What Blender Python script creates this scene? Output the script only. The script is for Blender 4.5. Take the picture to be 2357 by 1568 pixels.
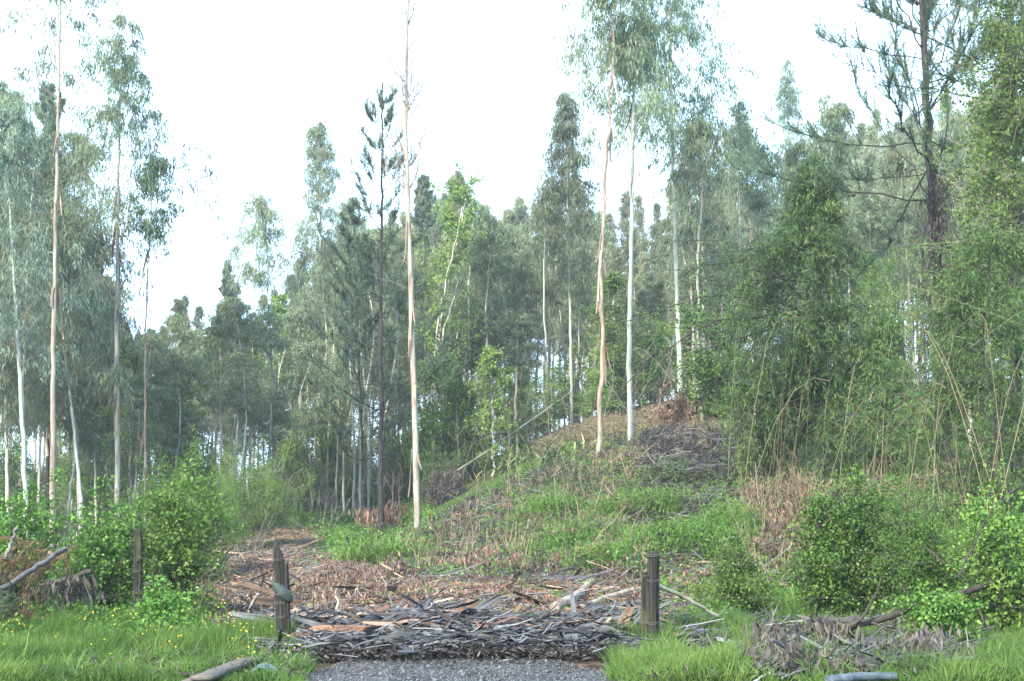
import bpy, math, random
import numpy as np

# ------------------------------------------------------------------ camera, sky, sun, exposure
for o in list(bpy.data.objects):
    bpy.data.objects.remove(o)
SC = bpy.context.scene
COL = SC.collection
W, H, F = 2357.0, 1568.0, 3273.0
ZC = 1.6
PIT = math.atan((1216 - H / 2) / F)
cam_d = bpy.data.cameras.new('camera')
cam = bpy.data.objects.new('camera', cam_d)
COL.objects.link(cam)
cam.location = (0, 0, ZC)
cam.rotation_euler = (math.pi / 2 + PIT, 0, 0)
cam_d.sensor_width = 36
cam_d.lens = 50
cam_d.clip_start = 0.1
cam_d.clip_end = 6000
SC.camera = cam

HAZE = 0.0006
SUN_EL, SUN_AZ = math.radians(38), math.radians(212)     # compass: 0 = +Y, clockwise; behind and left of the camera
wd = bpy.data.worlds.new('World')
SC.world = wd
wd.use_nodes = True
wn = wd.node_tree
wn.nodes.clear()
w_out = wn.nodes.new('ShaderNodeOutputWorld')
w_bg = wn.nodes.new('ShaderNodeBackground')
w_sky = wn.nodes.new('ShaderNodeTexSky')
w_sky.sky_type = 'NISHITA'
w_sky.sun_disc = False
w_sky.sun_elevation = SUN_EL
w_sky.sun_rotation = SUN_AZ
w_sky.air_density = 1.0
w_sky.dust_density = 2.0
w_mix = wn.nodes.new('ShaderNodeMixRGB')
w_mix.inputs[0].default_value = 0.6
w_mix.inputs[2].default_value = (8.2, 12.3, 17.0, 1)        # even thin cloud cover
wn.links.new(w_sky.outputs[0], w_mix.inputs[1])
wn.links.new(w_mix.outputs[0], w_bg.inputs[0])
w_bg.inputs[1].default_value = 0.085
wn.links.new(w_bg.outputs[0], w_out.inputs[0])

sun_d = bpy.data.lights.new('sun', 'SUN')
sun_d.energy = 4.0
sun_d.angle = math.radians(5)
sun_d.color = (1.0, 0.90, 0.74)
sun = bpy.data.objects.new('sun', sun_d)
COL.objects.link(sun)
sun.rotation_euler = (math.pi / 2 - SUN_EL, 0, -SUN_AZ + math.pi)
sun.location = (-20, -30, 60)

SC.view_settings.view_transform = 'Standard'
SC.view_settings.look = 'None'
SC.view_settings.gamma = 1
SC.view_settings.use_curve_mapping = False
SC.view_settings.exposure = 2.05
SC.render.engine = 'CYCLES'
cy = SC.cycles
cy.use_denoising = True
cy.max_bounces = 6
cy.diffuse_bounces = 3
cy.glossy_bounces = 1
cy.transmission_bounces = 4
cy.volume_bounces = 0
cy.transparent_max_bounces = 4
cy.sample_clamp_indirect = 6
cy.use_adaptive_sampling = False

# ------------------------------------------------------------------ geometry helpers
SP, CP = math.sin(PIT), math.cos(PIT)
def P(px, py, D):
    """point on the view ray through display pixel (px, py) at depth Y = D"""
    dx = (px - W / 2) / F; dy = -(py - H / 2) / F
    d = np.array([dx, CP - dy * SP, SP + dy * CP])
    return np.array([0, 0, ZC]) + d * (D / d[1])
def proj(p):
    p = np.asarray(p, float); q = p - np.array([0, 0, ZC])
    dep = q[..., 1] * CP + q[..., 2] * SP
    upc = -q[..., 1] * SP + q[..., 2] * CP
    dep = np.maximum(dep, 0.1)
    return W / 2 + F * q[..., 0] / dep, H / 2 - F * upc / dep
def norm(a):
    return a / np.maximum(np.linalg.norm(a, axis=-1, keepdims=True), 1e-9)
_tab = np.random.default_rng(5).random((256, 256))
def vn(x, y, s=1.0, k=0):
    x = np.asarray(x, float) / s + 37.3 * k; y = np.asarray(y, float) / s + 11.9 * k
    xi = np.floor(x).astype(int); yi = np.floor(y).astype(int)
    fx = x - xi; fy = y - yi
    fx = fx * fx * (3 - 2 * fx); fy = fy * fy * (3 - 2 * fy)
    a = _tab[xi % 256, yi % 256]; b = _tab[(xi + 1) % 256, yi % 256]
    c = _tab[xi % 256, (yi + 1) % 256]; d = _tab[(xi + 1) % 256, (yi + 1) % 256]
    return (a * (1 - fx) + b * fx) * (1 - fy) + (c * (1 - fx) + d * fx) * fy
def sstep(a, b, x):
    t = np.clip((x - a) / (b - a), 0, 1); return t * t * (3 - 2 * t)

# ground height table: rows are display columns, entries follow TD (metres from the camera)
TD = np.array([0, 15.3, 16.8, 18, 20, 24, 30, 38, 50, 58, 65, 85, 110, 150, 400.])
TX = np.array([-200, 0, 400, 650, 900, 1100, 1300, 1500, 1750, 2050, 2357, 2700.])
TH = np.array([
 [0, .08, .12, .15, .15, .15, .15, .2, .3, .4, .5, .8, 0, -6, -20],
 [0, .06, .10, .12, .15, .15, .15, .2, .3, .4, .5, .8, 0, -6, -20],
 [0, .05, .08, .10, .15, .2, .3, .4, .6, .8, 1.2, 2., .5, -6, -20],
 [0, .01, .02, .12, .25, .42, .6, .8, 1.2, 1.6, 2.2, 3.8, 1.5, -5, -20],
 [0, 0, .03, .36, .46, .62, .60, .65, .80, 1.2, 1.9, 4.0, 2.5, -4, -20],
 [0, 0, .03, .40, .48, .62, .75, 1.1, 2.4, 3.6, 4.5, 5.6, 3.5, -3, -20],
 [0, 0, .03, .40, .50, .65, .90, 1.9, 4.1, 5.6, 6.2, 6.5, 4, -2, -20],
 [0, .02, .05, .25, .40, .65, 1.1, 2.3, 4.6, 6.2, 7.0, 7.5, 5, 0, -20],
 [0, .05, .08, .12, .25, .60, 1.3, 2.9, 5.6, 7.0, 8.0, 8.5, 6, 0, -20],
 [0, .05, .10, .15, .30, .80, 1.7, 3.2, 5.8, 7.2, 8.2, 9, 7, 0, -20],
 [0, .05, .10, .15, .40, 1.0, 2.1, 3.7, 6.0, 7.4, 8.5, 9.4, 7, 0, -20],
 [0, .05, .10, .15, .40, 1.0, 2.1, 3.7, 6.0, 7.4, 8.5, 9.4, 7, 0, -20]])
_du = np.linspace(-200, 2700, 117); _dd = np.concatenate([np.linspace(0, 100, 201), np.linspace(104, 400, 75)])
_g = np.array([np.interp(_dd, TD, r) for r in TH])
_g = np.array([np.interp(_du, TX, _g[:, j]) for j in range(len(_dd))])      # [dd, du]
for _ in range(3):
    _g[:, 1:-1] = (_g[:, :-2] + 2 * _g[:, 1:-1] + _g[:, 2:]) / 4
HUMPS = [((px - W / 2) * D * CP / F, D, hh, sx, sy) for px, D, hh, sx, sy in [(1560, 27.5, .42, 1.35, 1.2), (1480, 34, .45, 1.1, 1.2), (1330, 32, .28, .9, 1.0), (1670, 30.5, .35, .75, 1.0), (1250, 38, .3, .9, 1.2), (1400, 26, .18, .7, .7), (1540, 40, .35, 1.2, 1.3)]]
def humpw(X, Y):
    w = 0 * X
    for hx, hy, hh, sx, sy in HUMPS: w = np.maximum(w, np.exp(-(((X - hx) / sx) ** 2 + ((Y - hy) / sy) ** 2) * 1.1))
    return w
def height(X, Y):
    X = np.asarray(X, float); Y = np.asarray(Y, float)
    u = np.clip(W / 2 + F * X / (np.maximum(Y, 15.0) * CP), -200, 2700)
    Yc = np.clip(Y, 0, 400)
    iu = (u + 200) / 25.0; i0 = np.clip(np.floor(iu).astype(int), 0, len(_du) - 2); fu = iu - i0
    jd = np.interp(Yc, _dd, np.arange(len(_dd))); j0 = np.clip(np.floor(jd).astype(int), 0, len(_dd) - 2); fd = jd - j0
    h = (_g[j0, i0] * (1 - fu) + _g[j0, i0 + 1] * fu) * (1 - fd) + (_g[j0 + 1, i0] * (1 - fu) + _g[j0 + 1, i0 + 1] * fu) * fd
    amp = sstep(16.6, 18.5, Y)
    h = h + amp * ((vn(X, Y, 1.1, 1) - .5) * .16 + (vn(X, Y, .35, 2) - .5) * .06)
    h = h + sstep(28, 60, Y) * (vn(X, Y, 5, 3) - .5) * .7
    for hx, hy, hh, sx, sy in HUMPS: h = h + hh * np.exp(-((X - hx) / sx) ** 2 - ((Y - hy) / sy) ** 2)
    return h
def G(px, D):
    X = (px - W / 2) * D * CP / F
    return np.array([X, D, float(height(X, D))])

class Buf:
    def __init__(s): s.v = []; s.t = []; s.r = []; s.n = 0
    def add(s, v, t, r):
        v = np.asarray(v, np.float32).reshape(-1, 3)
        s.v.append(v); s.t.append(np.asarray(t, np.int32).reshape(-1, 3) + s.n)
        s.r.append(np.broadcast_to(np.asarray(r, np.float32), (len(v),)).copy()); s.n += len(v)
    def mesh(s, name, mat, smooth=False):
        me = bpy.data.meshes.new(name)
        if not s.v:
            return me
        v = np.concatenate(s.v); t = np.concatenate(s.t); r = np.concatenate(s.r)
        me.vertices.add(len(v)); me.vertices.foreach_set('co', v.ravel())
        me.loops.add(len(t) * 3); me.loops.foreach_set('vertex_index', t.ravel())
        me.polygons.add(len(t)); me.polygons.foreach_set('loop_start', np.arange(0, len(t) * 3, 3, dtype=np.int32))
        me.update(calc_edges=True)
        if smooth: me.polygons.foreach_set('use_smooth', np.ones(len(t), bool))
        a = me.attributes.new('rnd', 'FLOAT', 'POINT'); a.data.foreach_set('value', r)
        me.materials.append(mat)
        return me
    def obj(s, name, mat, parent=None, smooth=False, loc=None):
        o = bpy.data.objects.new(name, s.mesh(name, mat, smooth)); COL.objects.link(o)
        if parent is not None: o.parent = parent
        if loc is not None: o.location = loc
        return o
def tag(o, label=None, cat=None, group=None, kind=None):
    if label: o['label'] = label
    if cat: o['category'] = cat
    if group: o['group'] = group
    if kind: o['kind'] = kind
    return o
def thing(name, label, cat, loc, group=None):
    o = bpy.data.objects.new(name, None); COL.objects.link(o); o.location = tuple(float(c) for c in loc)
    o.empty_display_size = .3
    return tag(o, label, cat, group)
def dup(root, loc, rz=0, sc=(1, 1, 1), label=None):
    r = root.copy(); COL.objects.link(r); r.location = tuple(float(c) for c in loc)
    r.rotation_euler = (0, 0, rz); r.scale = sc
    if label: r['label'] = label
    for ch in list(root.children):
        c = ch.copy(); COL.objects.link(c); c.parent = r
        for g in list(ch.children):
            d = g.copy(); COL.objects.link(d); d.parent = c
    return r

def tubes(b, paths, radii, k=5, rnd=0.5, cap=False, rough=0.0, rng=None):
    """paths (M, n, 3), radii (M, n)"""
    paths = np.asarray(paths, float); M, n, _ = paths.shape
    radii = np.broadcast_to(np.asarray(radii, float), (M, n))
    tan = norm(np.gradient(paths, axis=1))
    ref = np.where(np.abs(tan[:, :1, 2:3]) > .75, np.array([1., .1, 0]), np.array([0, 0.1, 1.]))
    a1 = norm(np.cross(tan, np.broadcast_to(ref, tan.shape))); a2 = np.cross(tan, a1)
    th = np.arange(k) * 2 * math.pi / k
    rr = radii[:, :, None, None]
    if rough and rng is not None:
        rr = rr * (1 + rough * (rng.random((M, n, k, 1)) - .5))
    v = paths[:, :, None] + rr * (np.cos(th)[:, None] * a1[:, :, None] + np.sin(th)[:, None] * a2[:, :, None])
    i = np.arange(n - 1)[:, None] * k; j = np.arange(k)[None]
    j2 = (j + 1) % k
    q = np.stack([np.stack([i + j, i + j2, i + k + j2], -1), np.stack([i + j, i + k + j2, i + k + j], -1)], 2).reshape(-1, 3)
    t = (q[None] + (np.arange(M) * n * k)[:, None, None]).reshape(-1, 3)
    if np.ndim(rnd) == 1: rnd = np.repeat(rnd, n * k)
    b.add(v, t, rnd)
    if cap:
        for e in (0, n - 1):
            vv = np.concatenate([v[:, e], paths[:, e][:, None]], 1)
            tt = np.array([[c, (c + 1) % k, k] for c in range(k)])
            b.add(vv, (tt[None] + (np.arange(M) * (k + 1))[:, None, None]).reshape(-1, 3), .5)
def leaves(b, p, d, L, Wd, rnd, rng, fold=.12, droop=.15, one=False):
    N = len(p)
    if N == 0: return
    L = np.broadcast_to(L, (N,))[:, None]; Wd = np.broadcast_to(Wd, (N,))[:, None]
    d = norm(d); s = norm(np.cross(d, rng.normal(size=(N, 3)))); nr = np.cross(s, d)
    tip = p + d * L - np.array([0, 0, 1.]) * L * droop
    if one:
        v = np.stack([p - s * Wd / 2, p + s * Wd / 2, tip], 1)
        t = np.arange(N * 3).reshape(N, 3)
        b.add(v, t, np.repeat(rnd, 3))
    else:
        m = p + d * L * .42 - nr * L * fold
        v = np.stack([p, m - s * Wd / 2, m + s * Wd / 2, tip], 1)
        t = (np.array([[0, 1, 2], [1, 3, 2]])[None] + (np.arange(N) * 4)[:, None, None]).reshape(-1, 3)
        b.add(v, t, np.repeat(rnd, 4))
def clumprnd(rng, groups, per, spread=.22):
    """a shade for each clump plus a little for each leaf"""
    c = rng.random(groups)
    return np.clip(np.repeat(c, per) * (1 - spread * 2) + spread + (rng.random(groups * per) - .5) * spread * 2, 0, 1)

def smooth_path(pts, n, rng=None, wob=0.0):
    pts = np.asarray(pts, float); m = len(pts)
    seg = np.concatenate([[0], np.cumsum(np.linalg.norm(np.diff(pts, axis=0), axis=1))]); seg /= seg[-1]
    tt = np.linspace(0, 1, n)
    # catmull-like smoothing by dense linear + box filter
    fine = np.array([np.interp(np.linspace(0, 1, 240), seg, pts[:, c]) for c in range(3)]).T
    if m > 2:
        for _ in range(40):
            fine[1:-1] = (fine[:-2] + 2 * fine[1:-1] + fine[2:]) / 4
    p = np.array([np.interp(tt, np.linspace(0, 1, 240), fine[:, c]) for c in range(3)]).T
    if rng is not None and wob:
        w = rng.normal(size=(n, 3)) * wob; w[0] = 0; w[:, 2] *= .3; p = p + w
    return p

def branches(rng, base, az, L, el, bend, n=6, wob=.04):
    """M branches: base (M,3), azimuth, length, start elevation, bend (+ up, - down)"""
    q = np.linspace(0, 1, n)[None, :]
    M = len(base)
    e = el[:, None] + bend[:, None] * q
    step = L[:, None] / (n - 1)
    azz = az[:, None] + np.cumsum(rng.normal(size=(M, n)) * .12, 1)
    dx = np.cos(e) * np.cos(azz) * step; dy = np.cos(e) * np.sin(azz) * step; dz = np.sin(e) * step
    d = np.stack([dx, dy, dz], -1); d[:, 0] = 0
    pth = base[:, None] + np.cumsum(d, 1)
    pth[:, 1:] += rng.normal(size=(M, n - 1, 3)) * wob * L[:, None, None]
    return pth
def along(paths, q):
    """sample (M,n,3) paths at q (M,K) -> (M,K,3), tangents"""
    M, n, _ = paths.shape
    x = np.clip(q, 0, .9999) * (n - 1); i = np.floor(x).astype(int); f = (x - i)[..., None]
    r = np.arange(M)[:, None]
    a = paths[r, i]; b = paths[r, np.minimum(i + 1, n - 1)]
    return a * (1 - f) + b * f, norm(b - a + 1e-6)
# ------------------------------------------------------------------ materials
def newmat(name):
    m = bpy.data.materials.new(name); m.use_nodes = True
    nt = m.node_tree; nt.nodes.clear()
    return m, nt, nt.nodes.new('ShaderNodeOutputMaterial')
def ramp(nt, cols, pos=None, interp='LINEAR'):
    r = nt.nodes.new('ShaderNodeValToRGB'); cr = r.color_ramp; cr.interpolation = interp
    n = len(cols); pos = pos or [i / (n - 1) for i in range(n)]
    while len(cr.elements) < n: cr.elements.new(.5)
    for e, c, p in zip(cr.elements, cols, pos):
        e.position = p
    for e, c in zip(cr.elements, cols): e.color = (*c, 1)
    return r
def leafmat(name, cols, pos=None, trans=.3, rough=.55, spec=.14, tint=(1.15, 1.2, .6), vary=.35, huev=.012):
    m, nt, out = newmat(name); N = nt.nodes; K = nt.links.new
    at = N.new('ShaderNodeAttribute'); at.attribute_name = 'rnd'
    r = ramp(nt, cols, pos); K(at.outputs['Fac'], r.inputs[0])
    oi = N.new('ShaderNodeObjectInfo')
    mr = N.new('ShaderNodeMapRange'); mr.inputs[3].default_value = 1 - vary; mr.inputs[4].default_value = 1 + vary
    K(oi.outputs['Random'], mr.inputs[0])
    w1 = N.new('ShaderNodeTexWhiteNoise'); w1.noise_dimensions = '1D'; K(oi.outputs['Random'], w1.inputs['W'])
    mh = N.new('ShaderNodeMapRange'); mh.inputs[3].default_value = .5 - huev; mh.inputs[4].default_value = .5 + huev; K(w1.outputs['Value'], mh.inputs[0])
    hs = N.new('ShaderNodeHueSaturation'); K(r.outputs[0], hs.inputs['Color']); K(mr.outputs[0], hs.inputs['Value']); K(mh.outputs[0], hs.inputs['Hue'])
    b = N.new('ShaderNodeBsdfPrincipled'); K(hs.outputs[0], b.inputs['Base Color'])
    b.inputs['Roughness'].default_value = rough; b.inputs['Specular IOR Level'].default_value = spec
    if trans > 0:
        t = N.new('ShaderNodeBsdfTranslucent')
        mu = N.new('ShaderNodeMixRGB'); mu.blend_type = 'MULTIPLY'; mu.inputs[0].default_value = 1; mu.inputs[2].default_value = (*tint, 1)
        K(hs.outputs[0], mu.inputs[1]); K(mu.outputs[0], t.inputs[0])
        mx = N.new('ShaderNodeMixShader'); mx.inputs[0].default_value = trans
        K(b.outputs[0], mx.inputs[1]); K(t.outputs[0], mx.inputs[2]); K(mx.outputs[0], out.inputs[0])
    else:
        K(b.outputs[0], out.inputs[0])
    return m
def barkmat(name, cols, pos=None, sc=(5, 5, .6), nsc=2.0, detail=6, patch=None, pth=(.5, .62), psc=(3, 3, .5), rough=.85, bump=.5, bd=.01, coord='Object'):
    m, nt, out = newmat(name); N = nt.nodes; K = nt.links.new
    tc = N.new('ShaderNodeTexCoord'); oi = N.new('ShaderNodeObjectInfo')
    mp = N.new('ShaderNodeMapping'); mp.inputs['Scale'].default_value = sc
    ad = N.new('ShaderNodeVectorMath'); ad.operation = 'ADD'
    mlt = N.new('ShaderNodeMath'); mlt.operation = 'MULTIPLY'; mlt.inputs[1].default_value = 50; K(oi.outputs['Random'], mlt.inputs[0])
    K(tc.outputs[coord], ad.inputs[0]); K(mlt.outputs[0], ad.inputs[1]); K(ad.outputs[0], mp.inputs[0])
    ns = N.new('ShaderNodeTexNoise'); ns.inputs['Scale'].default_value = nsc; ns.inputs['Detail'].default_value = detail; ns.inputs['Roughness'].default_value = .65
    K(mp.outputs[0], ns.inputs['Vector'])
    r = ramp(nt, cols, pos); K(ns.outputs[0], r.inputs[0])
    col = r.outputs[0]
    if patch:
        mp2 = N.new('ShaderNodeMapping'); mp2.inputs['Scale'].default_value = psc; K(ad.outputs[0], mp2.inputs[0])
        n2 = N.new('ShaderNodeTexNoise'); n2.inputs['Scale'].default_value = 1.3; n2.inputs['Detail'].default_value = 4
        K(mp2.outputs[0], n2.inputs['Vector'])
        r2 = ramp(nt, [(0, 0, 0), (1, 1, 1)], list(pth)); K(n2.outputs[0], r2.inputs[0])
        mx = N.new('ShaderNodeMixRGB'); K(r2.outputs[0], mx.inputs[0]); K(col, mx.inputs[1]); mx.inputs[2].default_value = (*patch, 1)
        col = mx.outputs[0]
    b = N.new('ShaderNodeBsdfPrincipled'); K(col, b.inputs['Base Color']); b.inputs['Roughness'].default_value = rough
    b.inputs['Specular IOR Level'].default_value = .12
    bp = N.new('ShaderNodeBump'); bp.inputs['Strength'].default_value = bump; bp.inputs['Distance'].default_value = bd
    K(ns.outputs[0], bp.inputs['Height']); K(bp.outputs[0], b.inputs['Normal'])
    K(b.outputs[0], out.inputs[0])
    return m

M = {}
# grey green gum leaves, a few red-brown young ones
M['gum'] = leafmat('gum_leaf', [(.05, .085, .055), (.125, .165, .10), (.20, .24, .155), (.26, .26, .15)], [0, .4, .8, 1], trans=.42, tint=(1.1, 1.15, .8))
M['gum_far'] = leafmat('far_gum_leaf', [(.055, .09, .055), (.145, .18, .11), (.235, .26, .165), (.36, .23, .14)], [0, .45, .88, 1], trans=.42, tint=(1.1, 1.15, .7), vary=.42, huev=.03)
M['gum_blue'] = leafmat('blue_gum_leaf', [(.05, .095, .08), (.12, .175, .135), (.20, .25, .18)], trans=.42, tint=(1.1, 1.15, .85))
M['pine'] = leafmat('pine_needle', [(.03, .06, .045), (.075, .12, .08), (.13, .17, .10)], trans=.15)
M['pine_dead'] = leafmat('dead_pine_needle', [(.07, .04, .025), (.14, .08, .045), (.11, .12, .05)], [0, .7, 1], trans=.15)
M['green'] = leafmat('fresh_leaf', [(.045, .09, .022), (.115, .185, .045), (.205, .275, .075)], trans=.38, vary=.25)
M['green_dk'] = leafmat('dark_leaf', [(.012, .034, .008), (.036, .085, .016), (.11, .185, .03)], [0, .5, 1], trans=.28, vary=.15)
M['bramble'] = leafmat('bramble_leaf', [(.025, .07, .016), (.075, .15, .028), (.15, .24, .055)], trans=.35, vary=.2)
M['feather'] = leafmat('feathery_leaf', [(.035, .08, .018), (.09, .16, .035), (.15, .23, .055)], trans=.4, vary=.2)
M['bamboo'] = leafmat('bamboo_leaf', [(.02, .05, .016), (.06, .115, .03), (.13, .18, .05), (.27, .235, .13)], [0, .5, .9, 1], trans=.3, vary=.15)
M['bamboo_dk'] = leafmat('shaded_bamboo_leaf', [(.012, .032, .012), (.04, .08, .022), (.11, .165, .045), (.20, .20, .09)], [0, .5, .88, 1], trans=.28, vary=.1)  # bamboo leaf darkened: inner shade of the wrapped spire put into the colour
M['flax'] = leafmat('flax_leaf', [(.03, .06, .03), (.09, .13, .06), (.2, .22, .1)], trans=.15)
M['grass'] = leafmat('grass_blade', [(.035, .075, .02), (.09, .15, .035), (.165, .22, .07), (.26, .245, .13)], [0, .55, .92, 1], trans=.4, vary=.1)
M['grass_lush'] = leafmat('lush_grass_blade', [(.03, .075, .018), (.085, .155, .03), (.155, .235, .055), (.25, .235, .12)], [0, .5, .94, 1], trans=.35, vary=.1)
M['dry'] = leafmat('dry_stem', [(.09, .07, .042), (.17, .138, .088), (.26, .22, .145)], trans=.2, vary=.1)
M['dryleaf'] = leafmat('dry_leaf', [(.020, .014, .011), (.088, .055, .038), (.19, .125, .085), (.36, .265, .19)], [0, .45, .8, 1], trans=.12, vary=.15, tint=(1, .9, .7))
M['dryleaf_grey'] = leafmat('grey_dry_leaf', [(.018, .016, .017), (.05, .043, .04), (.115, .10, .09)], trans=.1, vary=.15, tint=(1, .9, .7))
M['flower'] = leafmat('buttercup_petal', [(.60, .42, .02), (.75, .55, .04)], trans=.2, vary=.0)
M['gumbark'] = barkmat('smooth_gum_bark', [(.08, .065, .052), (.175, .155, .13), (.27, .255, .22), (.155, .125, .10)], [.3, .45, .58, .75], patch=(.22, .13, .08), pth=(.60, .68))
M['gumbark_b'] = barkmat('blue_grey_gum_bark', [(.16, .17, .15), (.26, .285, .25), (.35, .37, .325)], [.3, .5, .7], patch=(.30, .24, .18), pth=(.64, .72))
M['gumbark_t'] = barkmat('tan_peeling_gum_bark', [(.085, .065, .05), (.16, .13, .10), (.26, .23, .185), (.21, .215, .165)], [.28, .45, .6, .75], patch=(.20, .125, .085), pth=(.58, .68))
M['farbark'] = barkmat('far_gum_bark', [(.20, .18, .155), (.37, .35, .305), (.50, .48, .43)], [.3, .5, .7])
M['pinebark'] = barkmat('rough_pine_bark', [(.009, .008, .008), (.026, .022, .021), (.06, .05, .046)], [.3, .5, .75], sc=(9, 9, 2.5), bump=.9, bd=.03)
M['twig'] = barkmat('grey_twig', [(.10, .085, .072), (.22, .195, .17)], [.3, .7])
M['darkstem'] = barkmat('dark_stem', [(.022, .019, .017), (.055, .046, .04)], [.3, .7])
M['peel'] = leafmat('peeling_bark', [(.08, .055, .042), (.18, .125, .09), (.30, .235, .175)], trans=0, rough=.8)
M['bark_brown'] = leafmat('brown_shed_bark', [(.035, .022, .016), (.125, .074, .05), (.27, .19, .135)], trans=0, rough=.75, vary=.45)
M['bark_grey'] = leafmat('grey_shed_bark', [(.022, .022, .025), (.06, .062, .07), (.15, .152, .16)], trans=0, rough=.7, vary=.45)
M['post'] = barkmat('weathered_post', [(.007, .007, .006), (.024, .022, .019), (.066, .061, .05)], [.3, .52, .75], sc=(20, 20, .8), patch=(.06, .075, .03), pth=(.56, .74), psc=(5, 5, 2), bump=1, bd=.02)
M['log'] = barkmat('grey_log', [(.035, .033, .032), (.09, .087, .083), (.17, .16, .15)], [.3, .5, .75], sc=(4, 4, 4), bump=.6, bd=.02)
M['darklog'] = barkmat('dark_grey_log', [(.02, .02, .021), (.055, .055, .058), (.10, .10, .105)], [.3, .5, .75], sc=(4, 4, 4), bump=.6, bd=.02)
M['log_g'] = barkmat('mossy_log', [(.05, .055, .042), (.12, .13, .10), (.19, .195, .155)], [.3, .5, .75], sc=(3, 3, 3), patch=(.13, .09, .06), pth=(.6, .66))
M['plank'] = barkmat('old_plank', [(.03, .027, .025), (.075, .066, .06), (.14, .12, .10)], [.3, .5, .75], sc=(1.5, 22, 14), bump=.8, bd=.01)
M['rag'] = barkmat('dark_rubber', [(.016, .024, .022), (.045, .06, .055)], [.35, .65], sc=(8, 8, 8), rough=.6)
M['bluerag'] = barkmat('faded_blue_cloth', [(.045, .07, .09), (.12, .165, .19)], [.35, .65], sc=(12, 12, 12), rough=.7)
M['wire'] = barkmat('rusty_wire', [(.05, .045, .04), (.12, .11, .10)], [.35, .65], rough=.5)
M['metalpipe'] = barkmat('pale_debarked_wood', [(.022, .03, .038), (.055, .07, .085), (.10, .12, .14)], [.3, .5, .7], sc=(1, 10, 10), rough=.6)

def groundmat():
    m, nt, out = newmat('forest_soil'); N = nt.nodes; K = nt.links.new
    tc = N.new('ShaderNodeTexCoord')
    def noise(s, d=8, r=.7):
        n = N.new('ShaderNodeTexNoise'); n.inputs['Scale'].default_value = s; n.inputs['Detail'].default_value = d; n.inputs['Roughness'].default_value = r
        K(tc.outputs['Object'], n.inputs['Vector']); return n
    a = noise(6); soil = ramp(nt, [(.014, .011, .009), (.045, .032, .024), (.105, .078, .057)], [.35, .5, .68]); K(a.outputs[0], soil.inputs[0])
    b = noise(9); gr = ramp(nt, [(.015, .027, .008), (.045, .075, .018), (.09, .13, .04)], [.35, .5, .68]); K(b.outputs[0], gr.inputs[0])
    at = N.new('ShaderNodeAttribute'); at.attribute_name = 'rnd'
    c = noise(1.6, 5); ad = N.new('ShaderNodeMath'); ad.operation = 'ADD'; K(at.outputs['Fac'], ad.inputs[0]); K(c.outputs[0], ad.inputs[1])
    mr = N.new('ShaderNodeMapRange'); mr.inputs[1].default_value = .85; mr.inputs[2].default_value = 1.15; K(ad.outputs[0], mr.inputs[0])
    mx = N.new('ShaderNodeMixRGB'); K(mr.outputs[0], mx.inputs[0]); K(soil.outputs[0], mx.inputs[1]); K(gr.outputs[0], mx.inputs[2])
    s = N.new('ShaderNodeBsdfPrincipled'); s.inputs['Roughness'].default_value = 1; s.inputs['Specular IOR Level'].default_value = .05; K(mx.outputs[0], s.inputs['Base Color'])
    bp = N.new('ShaderNodeBump'); bp.inputs['Strength'].default_value = 1; bp.inputs['Distance'].default_value = .05; K(a.outputs[0], bp.inputs['Height']); K(bp.outputs[0], s.inputs['Normal'])
    K(s.outputs[0], out.inputs[0]); return m
M['ground'] = groundmat()
def gravelmat():
    m, nt, out = newmat('fine_gravel'); N = nt.nodes; K = nt.links.new
    tc = N.new('ShaderNodeTexCoord')
    vo = N.new('ShaderNodeTexVoronoi'); vo.inputs['Scale'].default_value = 70; K(tc.outputs['Object'], vo.inputs['Vector'])
    n = N.new('ShaderNodeTexNoise'); n.inputs['Scale'].default_value = 1.5; n.inputs['Detail'].default_value = 8; K(tc.outputs['Object'], n.inputs['Vector'])
    r1 = ramp(nt, [(.025, .027, .03), (.055, .06, .067), (.10, .11, .12)], [.1, .5, .9]); K(vo.outputs['Color'], r1.inputs[0])
    r2 = ramp(nt, [(.28, .25, .22), (1, 1, 1)], [.38, .6]); K(n.outputs[0], r2.inputs[0])
    mx = N.new('ShaderNodeMixRGB'); mx.blend_type = 'MULTIPLY'; mx.inputs[0].default_value = 1; K(r1.outputs[0], mx.inputs[1]); K(r2.outputs[0], mx.inputs[2])
    s = N.new('ShaderNodeBsdfPrincipled'); s.inputs['Roughness'].default_value = .95; s.inputs['Specular IOR Level'].default_value = .15; K(mx.outputs[0], s.inputs['Base Color'])
    bp = N.new('ShaderNodeBump'); bp.inputs['Strength'].default_value = .8; bp.inputs['Distance'].default_value = .012; K(vo.outputs['Distance'], bp.inputs['Height']); K(bp.outputs[0], s.inputs['Normal'])
    K(s.outputs[0], out.inputs[0]); return m
M['gravel'] = gravelmat()
M['stone'] = leafmat('gravel_stone', [(.027, .029, .033), (.058, .064, .07), (.12, .13, .14)], trans=0, rough=.85, vary=0)

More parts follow.
